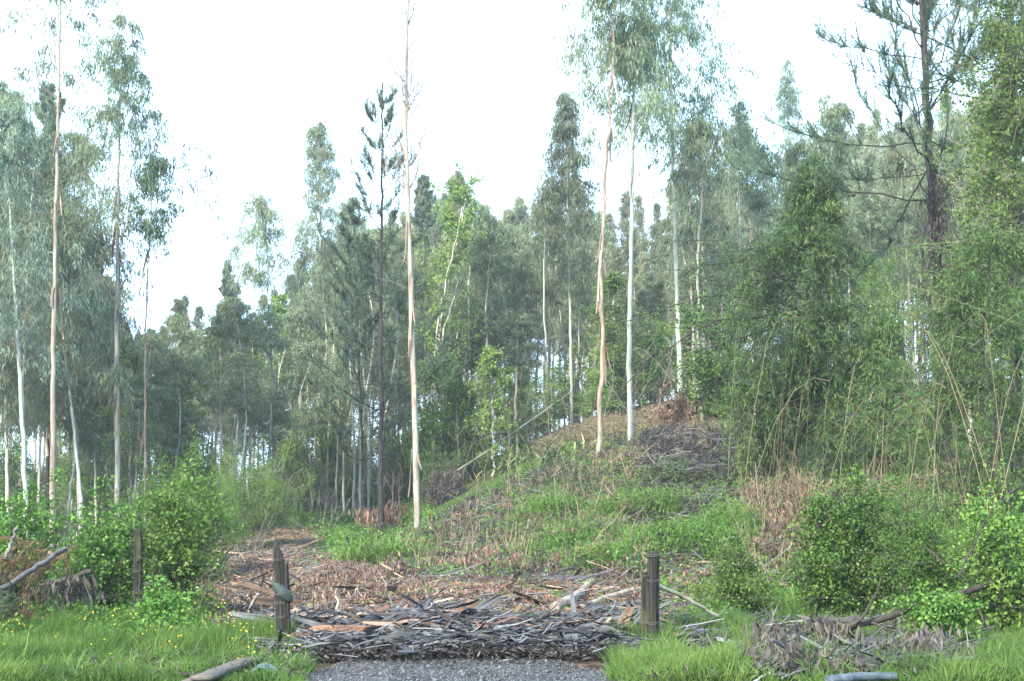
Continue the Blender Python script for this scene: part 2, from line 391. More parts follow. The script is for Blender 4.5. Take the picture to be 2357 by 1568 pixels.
# ------------------------------------------------------------------ ground, road, air
def ax(inner, n, outer, m, g=2.2):
    t = np.linspace(0, 1, m + 1)[1:] ** g
    a = np.linspace(-inner, inner, n)
    return np.concatenate([-(inner + t[::-1] * (outer - inner)), a, inner + t * (outer - inner)])
def zones(px, py):
    """how green the soil is by place"""
    g = np.zeros_like(px)
    g = np.maximum(g, sstep(0, 60, 700 - px) * sstep(1400, 1440, py))                    # verge left
    g = np.maximum(g, sstep(0, 60, px - 1440) * sstep(1440, 1480, py))                    # verge right
    g = np.maximum(g, .45 * (sstep(1150, 1250, px) * sstep(1780, 1680, px) * sstep(1060, 1120, py) * sstep(1330, 1300, py)))
    g = np.maximum(g, .55 * (sstep(900, 1000, px) * sstep(1330, 1300, py) * sstep(1500, 1300, px)))
    cx = 700 + (1310 - py) * 1.25; g = np.maximum(g, sstep(75, 35, np.abs(px - cx)) * sstep(1330, 1315, py) * sstep(1160, 1190, py))
    g = np.maximum(g, .9 * sstep(1230, 1180, py) * sstep(1100, 800, px))
    g = np.maximum(g, .45 * sstep(1750, 1850, px))
    return g
xs = ax(22, 230, 2600, 45, 3.0)
ys = np.concatenate([np.linspace(-2500, -20, 12)[:-1], np.linspace(-20, 14, 16)[:-1], np.linspace(14, 34, 150)[:-1], np.linspace(34, 70, 120)[:-1], np.linspace(70, 150, 60)[:-1], 150 + 3000 * np.linspace(0, 1, 30) ** 2.5])
XX, YY = np.meshgrid(xs, ys)
ZZ = height(XX, YY) - .012
nx, ny = len(xs), len(ys)
ii = (np.arange(ny - 1)[:, None] * nx + np.arange(nx - 1)[None]).ravel()
b = Buf()
v = np.stack([XX, YY, ZZ], -1).reshape(-1, 3)
gpx, gpy = proj(v)
b.add(v, np.concatenate([np.stack([ii, ii + 1, ii + nx + 1], -1), np.stack([ii, ii + nx + 1, ii + nx], -1)]), np.where(v[:, 1] < 13, .8, zones(gpx, gpy)))
tag(b.obj('ground', M['ground'], smooth=True), kind='structure')

# gravel road: the driveway mouth and the road the camera looks across
def road_left(Y): return np.interp(Y, [-8, 9, 12, 15.0, 15.8, 16.9, 17.1], [-60, -60, -4.2, -2.28, -2.2, -1.95, -1.6])
def road_right(Y): return np.interp(Y, [-8, 9, 12, 15.0, 15.8, 16.9, 17.1], [60, 60, 5.0, 1.75, 1.15, .5, .1])
b = Buf()
yr = np.concatenate([np.linspace(-8, 14, 23)[:-1], np.linspace(14, 17.1, 40)])
tr = np.linspace(0, 1, 60)
wob = (vn(yr, yr * 0, .25, 7) - .5) * .18 * (yr > 13); wob2 = (vn(yr, yr * 0, .25, 8) - .5) * .18 * (yr > 13)
RX = (road_left(yr) + wob)[:, None] * (1 - tr) + (road_right(yr) + wob2)[:, None] * tr; RY = np.repeat(yr[:, None], 60, 1)
RZ = height(RX, RY) + .008
ii = (np.arange(len(yr) - 1)[:, None] * 60 + np.arange(59)[None]).ravel()
b.add(np.stack([RX, RY, RZ], -1), np.concatenate([np.stack([ii, ii + 1, ii + 61], -1), np.stack([ii, ii + 61, ii + 60], -1)]), .5)
tag(b.obj('gravel_road', M['gravel'], smooth=True), kind='structure')
rng = np.random.default_rng(3)
b = Buf()
n = 9000
Y = rng.uniform(14.2, 17.4, n); t = rng.random(n) * 1.04 - .02
X = road_left(Y) * (1 - t) + road_right(Y) * t
s = rng.uniform(.004, .016, n) * (1 + (rng.random(n) > .97) * 1.2)
oc = np.array([[1, 0, 0], [0, 1, 0], [-1, 0, 0], [0, -1, 0], [0, 0, .7], [0, 0, -.7]])
ot = np.array([[0, 1, 4], [1, 2, 4], [2, 3, 4], [3, 0, 4], [1, 0, 5], [2, 1, 5], [3, 2, 5], [0, 3, 5]])
ang = rng.random(n) * 6.28
cx, sx = np.cos(ang)[:, None], np.sin(ang)[:, None]
ov = oc[None] * s[:, None, None] * rng.uniform(.6, 1.3, (n, 6, 1))
vx = ov[..., 0] * cx - ov[..., 1] * sx; vy = ov[..., 0] * sx + ov[..., 1] * cx
v = np.stack([vx + X[:, None], vy + Y[:, None], ov[..., 2] + (height(X, Y) + .012)[:, None]], -1)
b.add(v, (ot[None] + (np.arange(n) * 6)[:, None, None]).reshape(-1, 3), np.repeat(rng.random(n), 6))
tag(b.obj('gravel', M['stone']), 'loose grey gravel stones scattered over the driveway mouth', 'gravel', kind='stuff')
# ------------------------------------------------------------------ trees
def trunk_fn(path):
    n = len(path)
    def f(s):
        x = np.clip(s, 0, .9999) * (n - 1); i = np.floor(x).astype(int); fr = (x - i)[:, None]
        return path[i] * (1 - fr) + path[i + 1] * fr
    return f
def gum_crown(rng, path, r0, s0, s1, R, nb, K, m, wood, leaf, LL=.22, LW=.036, el=(50, 12), bend=-.35, prof=None, side=None, hang=.9, q0=.25, minL=.08, tw0=.36, jit=.09):
    f = trunk_fn(path)
    t = np.sort(rng.random(nb)); s = s0 + (s1 - s0) * t
    base = f(s)
    az = np.arange(nb) * 2.4 + rng.normal(size=nb) * .5
    if side is not None: az = rng.normal(size=nb) * side[1] + side[0]
    pf = (prof or (lambda t: np.minimum(1, .45 + t * 2.2) * (1 - t) ** .7 + minL))(t)
    L = R * pf * rng.uniform(.55, 1.15, nb)
    e = np.radians(rng.normal(el[0], el[1], nb) + 18 * t)
    bp = branches(rng, base, az, L * 1.5, e, np.full(nb, bend) + rng.normal(size=nb) * .25, n=6, wob=.02)
    rad = np.clip(r0 * (1.05 - s) * .30, .006, .05)
    tubes(wood, bp, rad[:, None] * np.linspace(1, .25, 6)[None], 4, .5)
    q = q0 + (1 - q0) * rng.random((nb, K)) ** .8; q[:, 0] = .97
    tb, tt = along(bp, q)
    tb = tb.reshape(-1, 3); tt = tt.reshape(-1, 3); T = len(tb)
    tl = np.repeat(.34 * L + tw0, K) * rng.uniform(.6, 1.25, T)
    td = norm(tt + rng.normal(size=(T, 3)) * .75)
    qq = np.linspace(0, 1, 4)[None, :, None]
    tp = tb[:, None] + td[:, None] * tl[:, None, None] * qq + np.array([0, 0, -1.]) * (qq ** 2) * tl[:, None, None] * 1.0
    tubes(wood, tp, np.full((T, 4), .005) * np.linspace(1.2, .5, 4)[None], 3, .5)
    q2 = rng.random((T, m)) * .9 + .15
    lp, lt = along(tp, q2)
    lp = lp.reshape(-1, 3) + rng.normal(size=(T * m, 3)) * jit
    out = np.repeat(norm(tp[:, -1] - tp[:, 0]), m, 0)
    ld = np.array([0, 0, -hang]) + rng.normal(size=(T * m, 3)) * .42 + out * .25
    leaves(leaf, lp, ld, rng.uniform(.65, 1.25, T * m) * LL, rng.uniform(.7, 1.2, T * m) * LW, clumprnd(rng, T, m, .32), rng, droop=.1)
def twigs_on(rng, path, s0, s1, n, L, wood, el=35, bend=-.2, r=.008, side=None):
    if n <= 0: return
    s = rng.uniform(s0, s1, n); base = trunk_fn(path)(s)
    az = rng.random(n) * 6.28
    if side is not None: az = rng.normal(size=n) * side[1] + side[0]
    Ls = L * rng.uniform(.4, 1.2, n)
    bp = branches(rng, base, az, Ls, np.radians(rng.normal(el, 18, n)), np.full(n, bend), n=6, wob=.03)
    tubes(wood, bp, r * np.linspace(1, .3, 6)[None] * np.ones((n, 1)), 4, .5)
    tb, tt = along(bp, rng.uniform(.3, .9, (n, 3)))
    tb = tb.reshape(-1, 3); tt = tt.reshape(-1, 3)
    td = norm(tt + rng.normal(size=tt.shape) * .6) * np.repeat(Ls, 3)[:, None] * .35
    tubes(wood, np.stack([tb, tb + td * .5, tb + td + np.array([0, 0, -.03])], 1), r * .45, 3, .5)
def peel_bm(rng, path, r0, s0, s1, n):
    """hanging strips of shed bark along the trunk"""
    out = []
    for i in range(n):
        s = rng.uniform(s0, s1); p = trunk_fn(path)(np.array([s]))[0]
        rr = r0 * (1 - .8 * s) + .015; a = rng.random() * 6.28; L = rng.uniform(.5, 1.7); w = rng.uniform(.03, .07)
        b = Buf(); k = 7; d = np.array([math.cos(a), math.sin(a), 0]); sd = np.array([-math.sin(a), math.cos(a), 0])
        t = np.linspace(0, 1, k); ph = rng.random() * 6
        c = p + d * (rr + .01 + t[:, None] ** 1.5 * rng.uniform(.03, .25)) + sd * (np.sin(t * 4 + ph) * .05 * t)[:, None] + np.array([0, 0, -1]) * L * t[:, None]
        ww = w * (1 - .6 * t)[:, None]; tw = (t * rng.uniform(-2, 2))[:, None]
        dd = sd * np.cos(tw) + d * np.sin(tw)
        v = np.concatenate([c - dd * ww, c + dd * ww, c + d * .012])
        i0 = np.arange(k - 1)
        tri = np.concatenate([np.stack([i0, i0 + 1, i0 + 2 * k], -1), np.stack([i0 + 1, i0 + 2 * k + 1, i0 + 2 * k], -1), np.stack([i0 + 2 * k, i0 + 2 * k + 1, i0 + k], -1), np.stack([i0 + k, i0 + 2 * k + 1, i0 + k + 1], -1)])
        b.add(v, tri, rng.random()); out.append(b)
    return out
def trunk_path(D, pts, dtop=0., n=40, rng=None, wob=.015):
    """pts: (px, py) from the foot up; the first is set on the ground"""
    g = G(pts[0][0], D) if pts[0][1] is None else P(pts[0][0], pts[0][1], D)
    base = G(pts[0][0], D)
    w = [P(x, y, D + dtop * i / max(1, len(pts) - 1)) for i, (x, y) in enumerate(pts) if y is not None]
    if w[0][2] > base[2] + .2: w = [base + np.array([0, 0, -.15])] + w
    else: w[0] = base + np.array([0, 0, -.15])
    path = smooth_path(np.array(w) - base, n, rng, wob)
    return base, path
def gum(seed, label, D, pts, wpx, crowns, bark='gumbark', leaf='gum', group=None, bare=0, bareL=1.2, barez=(.3, .8), peel=0, peelz=(.2, .8), topr=.2, dtop=0., flare=1.12, wob=.012, **kw):
    rng = np.random.default_rng(seed)
    base, path = trunk_path(D, pts, dtop, rng=rng, wob=wob)
    r0 = wpx * D / F / 2
    t = thing('gum_tree', label, 'tree', base, group)
    n = len(path)
    s = np.linspace(0, 1, n)
    rad = r0 * (1 - (1 - topr) * s ** 1.15) * (1 + (flare - 1) * np.exp(-s * 28)) * (1 + rng.normal(size=n) * .03)
    b = Buf(); tubes(b, path[None], rad[None], 12, .5, rough=.06, rng=rng); b.obj('trunk', M[bark], t, smooth=True)
    wood, lf = Buf(), Buf()
    for c in crowns:
        c = dict(c); gum_crown(rng, path, r0, wood=wood, leaf=lf, **c)
    twigs_on(rng, path, barez[0], barez[1], bare, bareL, wood)
    if wood.n: wood.obj('branches', M['twig'], t)
    if lf.n: lf.obj('crown', M[leaf], t)
    for pb in peel_bm(rng, path, r0, peelz[0], peelz[1], peel): pb.obj('peeling_bark', M['peel'], t)
    return t

def pine(seed, label, D, pts, wpx, s0, s1, R, gap, topR, group=None, el=(25, 10), bend=.55, nw=.024, needleK=8, dead=0, nl=.15, top_el=25, perwhorl=4, ndl=34, leaf='pine', cones=0, dirs=None, wpow=.8):
    rng = np.random.default_rng(seed)
    base, path = trunk_path(D, pts, rng=rng, wob=.02)
    r0 = wpx * D / F / 2; f = trunk_fn(path)
    t = thing('pine_tree', label, 'tree', base, group)
    s = np.linspace(0, 1, len(path)); rad = r0 * (1 - .85 * s) * (1 + .2 * np.exp(-s * 25)) + .012
    b = Buf(); tubes(b, path[None], rad[None], 12, .5, rough=.14, rng=rng); b.obj('trunk', M['pinebark'], t, smooth=True)
    hgt = path[-1, 2]
    ws = np.arange(s0, s1, gap / hgt); wood, lf = Buf(), Buf()
    S = np.repeat(ws, perwhorl) + rng.normal(size=len(ws) * perwhorl) * .006
    nb = len(S); tt_ = (S - s0) / (s1 - s0)
    az = rng.random(nb) * 6.28 if dirs is None else dirs(rng, nb)
    L = (R * (1 - tt_) ** wpow + topR) * rng.uniform(.55, 1.2, nb)
    bp = branches(rng, f(S), az, L, np.radians(rng.normal(el[0], el[1], nb) + top_el * tt_), np.full(nb, bend), n=9, wob=.012)
    tubes(wood, bp, np.clip(.006 * L, .011, .026)[:, None] * np.linspace(1, .35, 9)[None], 5, .5)
    K = needleK
    q = .35 + .65 * rng.random((nb, K)); q[:, 0] = .985
    tb, tn = along(bp, q); tb = tb.reshape(-1, 3); tn = tn.reshape(-1, 3); T = len(tb)
    td = norm(tn * .9 + rng.normal(size=(T, 3)) * .5 + np.array([0, 0, .55])); tl = np.repeat(.10 * L + .18, K) * rng.uniform(.5, 1.3, T)
    tp = np.stack([tb, tb + td * tl[:, None] * .5, tb + td * tl[:, None] + np.array([0, 0, 1]) * tl[:, None] * .25], 1)
    tubes(wood, tp, .007, 3, .5)
    m = ndl
    lp, lt = along(tp, rng.random((T, m)))
    lp = lp.reshape(-1, 3); ld = lt.reshape(-1, 3) * 1.0 + rng.normal(size=(T * m, 3)) * .5
    leaves(lf, lp, ld, rng.uniform(.6, 1.2, T * m) * nl, nw, clumprnd(rng, T, m), rng, one=True, droop=.15)
    kq = 90; lp, lt = along(bp, .3 + .7 * rng.random((nb, kq))); leaves(lf, lp.reshape(-1, 3), lt.reshape(-1, 3) + rng.normal(size=(nb * kq, 3)) * .55 + [0, 0, .1], rng.uniform(.6, 1.1, nb * kq) * nl, nw, clumprnd(rng, nb, kq), rng, one=True)
    # leader shoot
    twigs_on(rng, path, .15, s0 + .1, dead, 1.4, wood, el=0, bend=-.1, r=.012)
    q = rng.random((1, 160)) * .1 + .9; lp, lt = along(path[None], q)
    leaves(lf, lp[0], lt[0] + rng.normal(size=(160, 3)) * .4, nl, .02, rng.random(160), rng, one=True)
    wood.obj('branches', M['pinebark'], t); lf.obj('needles', M[leaf], t)
    if cones:
        qa = rng.uniform(.15, .7, (nb, 1)); cp, _ = along(bp, qa); sel = rng.choice(nb, min(cones, nb), replace=False)
        for i in sel:
            cb = Buf(); c = cp[i, 0]
            pp = np.stack([c, c + [0, .0, -.03], c + [.02, 0, -.09], c + [.03, 0, -.14]]); tubes(cb, pp[None], np.array([[.02, .06, .05, .008]]), 7, .5, cap=True)
            cb.obj('cone', M['darkstem'], t)
    return t

def shrub_geo(rng, Rx, Ry, Hh, ns, K, m, LL, LW, z0=.25, spread=.35, wood=None, leaf=None, hang=0., up=.2, stem=.012, base_r=.3, lean=(0, 0), fold=.12, twl=.35, sub=4, jit=.05):
    """multi-stemmed bush filling an ellipsoid Rx, Ry, height Hh"""
    a = rng.random(ns) * 6.28; br = base_r * np.sqrt(rng.random(ns))
    base = np.stack([br * np.cos(a) * Rx, br * np.sin(a) * Ry, np.full(ns, -.05)], -1)
    ph = rng.random(ns) * 6.28; ct = rng.random(ns) ** .6
    rr = np.sqrt(1 - (ct * .98) ** 2) * rng.uniform(.5, 1.25, ns)
    tip = np.stack([rr * np.cos(ph) * Rx + lean[0] * ct, rr * np.sin(ph) * Ry + lean[1] * ct, Hh * (z0 + (1 - z0) * ct) * rng.uniform(.65, 1.15, ns)], -1)
    q = np.linspace(0, 1, 7)[None, :, None]
    mid = base + (tip - base) * np.array([.3, .3, .62])
    pth = base[:, None] * (1 - q) ** 2 + 2 * mid[:, None] * q * (1 - q) + tip[:, None] * q ** 2
    pth = pth + rng.normal(size=pth.shape) * .03 * Hh * q
    tubes(wood, pth, stem * np.linspace(1, .35, 7)[None] * rng.uniform(.6, 1.3, (ns, 1)), 4, .5)
    qb = z0 + (1 - z0) * rng.random((ns, sub)); b0, bt = along(pth, qb); b0 = b0.reshape(-1, 3); bt = bt.reshape(-1, 3)
    nb = len(b0); d = norm(bt * .5 + rng.normal(size=(nb, 3)) * .8 + np.array([0, 0, up]))
    bl = spread * rng.uniform(.5, 1.3, nb)
    bp = b0[:, None] + d[:, None] * bl[:, None, None] * np.linspace(0, 1, 5)[None, :, None] + rng.normal(size=(nb, 5, 3)) * .02 * np.linspace(0, 1, 5)[None, :, None]
    tubes(wood, bp, stem * .45, 3, .5)
    tb, tt = along(bp, .2 + .8 * rng.random((nb, K))); tb = tb.reshape(-1, 3); tt = tt.reshape(-1, 3); T = len(tb)
    td = norm(tt * .6 + rng.normal(size=(T, 3)) * .7 + np.array([0, 0, up - hang])); tl = twl * spread * rng.uniform(.5, 1.3, T)
    lq = rng.random((T, m, 1)); lp = tb[:, None] + td[:, None] * tl[:, None, None] * lq + rng.normal(size=(T, m, 3)) * jit
    ld = td[:, None] * .6 + rng.normal(size=(T, m, 3)) * .7 + np.array([0, 0, up * .5 - hang])
    leaves(leaf, lp.reshape(-1, 3), ld.reshape(-1, 3), LL * (np.repeat(rng.uniform(.55, 1.25, T), m) * rng.uniform(.6, 1.3, T * m)), LW * rng.uniform(.6, 1.2, T * m), clumprnd(rng, T, m), rng, fold=fold)
def shrub(seed, name, label, cat, px, D, wpx, hpx, leafm, wood='darkstem', group=None, foot=None, depth=None, **kw):
    rng = np.random.default_rng(seed)
    base = G(px, D) if foot is None else np.array(foot)
    Rx = wpx * D / F / 2; Hh = hpx * D / F; Ry = depth or Rx
    t = thing(name, label, cat, base, group)
    wd_, lf = Buf(), Buf()
    shrub_geo(rng, Rx, Ry, Hh, wood=wd_, leaf=lf, **kw)
    nbare = kw.get('ns', 20) // 3; a = rng.random(nbare) * 6.28
    bp = branches(rng, np.stack([np.cos(a) * Rx * .3, np.sin(a) * Ry * .3, 0 * a], -1), a + rng.normal(size=nbare) * .4, Hh * rng.uniform(.8, 1.35, nbare), np.radians(rng.normal(68, 13, nbare)), rng.normal(-.2, .4, nbare), n=8, wob=.02)
    tubes(wd_, bp, rng.uniform(.005, .010, (nbare, 1)) * np.linspace(1, .4, 8)[None], 4, .5)
    wd_.obj('stems', M[wood], t); lf.obj('foliage', M[leafm], t)
    return t

def broadleaf(seed, label, D, pts, wpx, s0, R, nb, K, m, leafm='green', LL=.10, LW=.07, bark='farbark', group=None, el=(35, 18), bend=.1, stems=1, name='broadleaf_tree', prof=None, hang=.1, peel=0, twl=.4):
    rng = np.random.default_rng(seed)
    base, path = trunk_path(D, pts, rng=rng, wob=.03)
    t = thing(name, label, 'tree', base, group)
    r0 = wpx * D / F / 2; s = np.linspace(0, 1, len(path))
    b = Buf(); tubes(b, path[None], (r0 * (1 - .8 * s) + .008)[None], 9, .5, rough=.08, rng=rng)
    for k in range(stems - 1):
        o = np.array([rng.normal() * .35, rng.normal() * .35, 0]) * s[:, None] ** .6 * (1 + path[-1, 2] * .12)
        tubes(b, (path * np.array([1, 1, rng.uniform(.7, .95)]) + o)[None], (r0 * .7 * (1 - .8 * s) + .006)[None], 8, .5)
    b.obj('trunk', M[bark], t, smooth=True)
    wood, lf = Buf(), Buf()
    tt_ = np.sort(rng.random(nb)); f = trunk_fn(path); pf = (prof or (lambda q: np.sin(np.clip(q * .8 + .18, 0, 1) * math.pi) ** .8))(tt_)
    L = R * pf * rng.uniform(.45, 1.15, nb) + .15
    bp = branches(rng, f(s0 + (1 - s0) * tt_), np.arange(nb) * 2.4 + rng.normal(size=nb) * .6, L, np.radians(rng.normal(el[0], el[1], nb) + 25 * tt_), np.full(nb, bend), n=6, wob=.03)
    tubes(wood, bp, np.clip(.01 * L, .005, .04)[:, None] * np.linspace(1, .3, 6)[None], 4, .5)
    tb, tn = along(bp, .3 + .7 * rng.random((nb, K))); tb = tb.reshape(-1, 3); tn = tn.reshape(-1, 3); T = len(tb)
    td = norm(tn * .5 + rng.normal(size=(T, 3)) * .7 + np.array([0, 0, .15])); tl = (.18 * np.repeat(L, K) + .18) * rng.uniform(.5, 1.3, T)
    tubes(wood, np.stack([tb, tb + td * tl[:, None] * .6, tb + td * tl[:, None]], 1), .005, 3, .5)
    lq = rng.random((T, m, 1)); lp = tb[:, None] + td[:, None] * tl[:, None, None] * lq + rng.normal(size=(T, m, 3)) * .07
    ld = td[:, None] * .4 + rng.normal(size=(T, m, 3)) * .8 + np.array([0, 0, -hang])
    leaves(lf, lp.reshape(-1, 3), ld.reshape(-1, 3), LL * rng.uniform(.6, 1.3, T * m), LW * rng.uniform(.7, 1.2, T * m), clumprnd(rng, T, m), rng)
    wood.obj('branches', M['twig'], t); lf.obj('crown', M[leafm], t)
    return t

# the single gum trees in front of the forest
C = lambda s0, s1, R, nb, K=5, m=16, **k: dict(s0=s0, s1=s1, R=R, nb=int(nb * 1.25), K=K + 1, m=int(m * 1.1), LL=.25, LW=.04, **k)
gum(1, 'pale slender gum tree at the far left edge, leaning out and forking into dark foliage', 46, [(62, 1180), (48, 900), (33, 640), (22, 480), (35, 250)], 13, [C(.36, 1, 1.9, 44, 6, 22)], bark='gumbark_b', bare=6, leaf='gum_blue')
gum(2, 'thin pale gum stem close behind the leaning trunk at the left edge', 50, [(58, 1165), (52, 900), (62, 650), (80, 330)], 8, [C(.40, 1, 1.7, 40, 6, 22)], bark='gumbark_b', bare=4)
gum(3, 'tall tan gum tree with sparse tufts of leaves at the very top left', 45, [(120, 1215), (124, 800), (131, 400), (140, 0), (146, -260)], 13.5, [C(.66, .9, 1.7, 16, 6, 18, el=(58, 8), q0=.7), C(.84, 1, 1.6, 26, 6, 18)], bark='gumbark_t', bare=22, bareL=2.2, barez=(.5, .84), peel=9, peelz=(.35, .7))
gum(4, 'bent pale gum tree leaning left beside the tan trunk', 52, [(187, 1150), (166, 950), (148, 800), (139, 680), (150, 560)], 9.5, [C(.55, 1, 1.7, 26, 5, 20, side=(0.2, 1.0))], bark='gumbark_b', bare=10, barez=(.45, .9), bareL=1.8)
gum(5, 'tall gum tree with an airy grey-green crown and brown bark hanging from its trunk', 50, [(271, 1160), (269, 750), (272, 450), (278, 200), (282, 55)], 13.5,
    [C(.55, .995, 2.1, 52, 6, 20, prof=lambda t: (.75 + .35 * np.sin(t * 7)) * (1 - t) ** .45 + .1, el=(48, 14), q0=.35), C(.45, .60, 1.5, 6, 3, 12, q0=.7), C(.30, .345, .9, 7, 4, 12)], peel=16, peelz=(.25, .72), bare=14, barez=(.3, .6), bareL=2.)
gum(6, 'very thin gum tree with a small round leafy top right of the airy gum', 52, [(335, 1180), (334, 800), (343, 560), (352, 440), (362, 365)], 6.5, [C(.80, 1, 1.0, 20, 5, 16)], bark='gumbark_t', leaf='green_dk', bare=16, barez=(.5, .85), bareL=1.4, peel=6)
gum(7, 'thin gum tree with one isolated oval crown standing in the gap of sky', 75, [(575, 1090), (583, 850), (586, 660), (600, 452)], 5, [C(.72, .995, .95, 54, 5, 18, el=(28, 15), prof=lambda t: np.sin(np.clip(t * .85 + .12, 0, 1) * 3.14) ** .7 + .1)], bare=4, bark='gumbark_b')
gum(8, 'straight pale gum tree with a long narrow crown left of the dark pine', 78, [(733, 1130), (736, 800), (738, 500), (733, 288)], 8, [C(.50, .995, 1.9, 84, 6, 20, el=(34, 14), prof=lambda t: (1 - .55 * t) * (1 - t) ** .25)], bare=8, bark='gumbark_b')
gum(9, 'slim pale trunk close to the right of the straight pale gum', 77, [(749, 1130), (750, 900), (751, 680), (757, 560)], 5.5, [C(.72, 1, .9, 18, 5, 14)], bare=8)
gum(10, 'bare leafless gum tree with thin upswept branches, nearest trunk in the middle', 48, [(961, 1283), (957, 1000), (948, 760), (942, 560), (934, 300), (938, 0), (940, -200)], 15.5,
    [], bark='gumbark', bare=0, peel=14, peelz=(.12, .6), flare=1.05, topr=.35)
gum(11, 'thin gum trunk behind the bright green tree in the middle', 78, [(1075, 1060), (1070, 850), (1063, 640), (1050, 400)], 7, [C(.62, 1, 1.5, 30, 5, 18)], leaf='gum_far')
gum(12, 'pale gum tree rising behind the upper end of the leaning log', 66, [(1316, 960), (1313, 760), (1308, 570), (1303, 220)], 8, [C(.42, .995, 1.5, 80, 6, 20, el=(34, 14), prof=lambda t: (1 - .5 * t) * (1 - t) ** .3)], bark='gumbark_b', bare=12, barez=(.2, .6))
gum(13, 'crooked tan gum tree with torn brown bark on the grassy mound', 47, [(1378, 1045), (1380, 930), (1387, 800), (1381, 640), (1392, 430), (1402, 270), (1412, 100), (1425, -150)], 11.5,
    [C(.66, 1, 1.5, 26, 5, 16, side=(2.9, .5)), C(.75, 1, 1.4, 20, 5, 16)], bark='gumbark_t', peel=14, peelz=(.15, .75), bare=12, barez=(.35, .7), wob=.03)
gum(14, 'thick blue-grey gum tree in front of the heavy drooping crowns on the mound', 49, [(1456, 1055), (1448, 850), (1451, 640), (1456, 420), (1458, 200), (1466, -180)], 13,
    [C(.53, 1, 2.1, 66, 7, 26, prof=lambda t: .75 + .3 * np.sin(t * 9) + 0 * t, hang=1.1)], bark='gumbark_b', bare=8, peel=4)
gum(15, 'tall pale gum with a wide drooping crown, rightmost big trunk on the mound', 54, [(1566, 910), (1557, 650), (1549, 410), (1545, 200), (1538, -170)], 12,
    [C(.51, 1, 2.5, 74, 7, 26, prof=lambda t: 1.0 - .25 * t + .18 * np.sin(t * 11), hang=1.1)], bark='gumbark_b', bare=6, peel=3)
gum(16, 'wavy thin grey gum tree with a drooping top right of the mound', 50, [(1622, 975), (1612, 800), (1604, 600), (1612, 520), (1618, 400), (1605, 290)], 9, [C(.62, 1, 1.7, 30, 5, 18, hang=1.2)], bark='gumbark', bare=26, barez=(.35, .9), bareL=1.9)
gum(17, 'slender gum tree with an airy pointed top against the sky right of centre', 84, [(1812, 960), (1812, 700), (1816, 400), (1813, 140)], 6, [C(.50, .995, 1.5, 74, 6, 16, el=(32, 14), prof=lambda t: (1 - .6 * t) * (1 - t) ** .3)], leaf='gum_blue', bare=10)
gum(18, 'leaning thin gum tree with a ragged narrow crown right of the drooping crowns', 72, [(1742, 960), (1752, 700), (1722, 480), (1702, 290)], 6, [C(.58, 1, 1.6, 50, 6, 18)], leaf='gum_far', bare=14)
gum(19, 'thin pale trunk leaning left among the tangled saplings on the right', 66, [(1770, 930), (1748, 700), (1728, 560), (1715, 430)], 5, [C(.8, 1, 1.2, 14, 4, 16)], leaf='gum_far', bare=16, barez=(.3, .9), bareL=1.8)
gum(20, 'straight thin pale trunk between the vine tree and the large dark pine', 60, [(2080, 900), (2078, 700), (2076, 480), (2074, 350)], 6.5, [C(.6, 1, 1.6, 30, 5, 18)], leaf='gum_far', bare=10)
gum(21, 'second thin pale trunk just left of the large dark pine', 64, [(2107, 890), (2103, 760), (2096, 560), (2090, 380)], 5, [C(.6, 1, 1.5, 26, 5, 18)], leaf='gum_far', bare=10)
gum(22, 'blue-grey trunk cut by the right edge of the photo', 30, [(2362, 1150), (2362, 600), (2359, 200), (2356, -150)], 12, [C(.8, 1, 1.3, 14, 4, 12)], bark='gumbark_b')
# the dark crowns massed at the far left
for i, (x, y, D, w, R, lab) in enumerate([(12, 215, 56, 9, 2.0, 'gum tree with a rust-tinged top cut by the left edge'), (175, 330, 58, 8, 2.2, 'gum tree with dense drooping foliage and a brownish top behind the tall tan gum'),
        (215, 560, 62, 7, 1.9, 'lower leafy gum tree at the right side of the dark left-hand mass'), (105, 420, 60, 8, 2.4, 'dense dark gum tree in the middle of the left-hand mass'), (-25, 380, 52, 9, 2.2, 'gum tree mostly cut off by the left edge below the rust-tinged top')]):
    gum(40 + i, lab, D, [(x + 6, 1190), (x, 800), (x - 4, (y + 800) / 2), (x, y)], w, [C(.30, 1, R, 78, 7, 28, hang=1.1, prof=lambda t: np.minimum(1, .6 + 2 * t) * (1 - t) ** .5 + .12)], bark='farbark', leaf='gum', group='leafy gum trees massed at the left edge')
# bare upswept branches of the leafless tree
t10 = [o for o in bpy.data.objects if o.get('label', '').startswith('bare leafless')][0]
rng = np.random.default_rng(77)
_, p10 = trunk_path(48, [(961, 1283), (957, 1000), (948, 760), (942, 560), (934, 300), (938, 0), (940, -200)])
b = Buf()
nb = 46; s = np.sort(rng.uniform(.50, .99, nb)); az = np.where(np.arange(nb) % 2 == 0, 0.0, math.pi) + rng.normal(size=nb) * .7
bp = branches(rng, trunk_fn(p10)(s), az, rng.uniform(1.2, 3.4, nb) * (1.25 - s), np.radians(rng.normal(42, 8, nb)), np.full(nb, .75), n=9, wob=.012)
tubes(b, bp, rng.uniform(.02, .032, (nb, 1)) * np.linspace(1, .3, 9)[None], 4, .5)
tb, tt = along(bp, rng.uniform(.2, .95, (nb, 6))); tb = tb.reshape(-1, 3); tt = tt.reshape(-1, 3)
td = norm(tt + rng.normal(size=tt.shape) * .35 + [0, 0, .25]); tl = rng.uniform(.25, .8, len(tb))[:, None]
tubes(b, np.stack([tb, tb + td * tl * .5, tb + td * tl + np.array([0, 0, .06])], 1), .009, 3, .5)
twigs_on(rng, p10, .18, .5, 12, 1.3, b, el=10, r=.01)
b.obj('branches', M['twig'], t10)

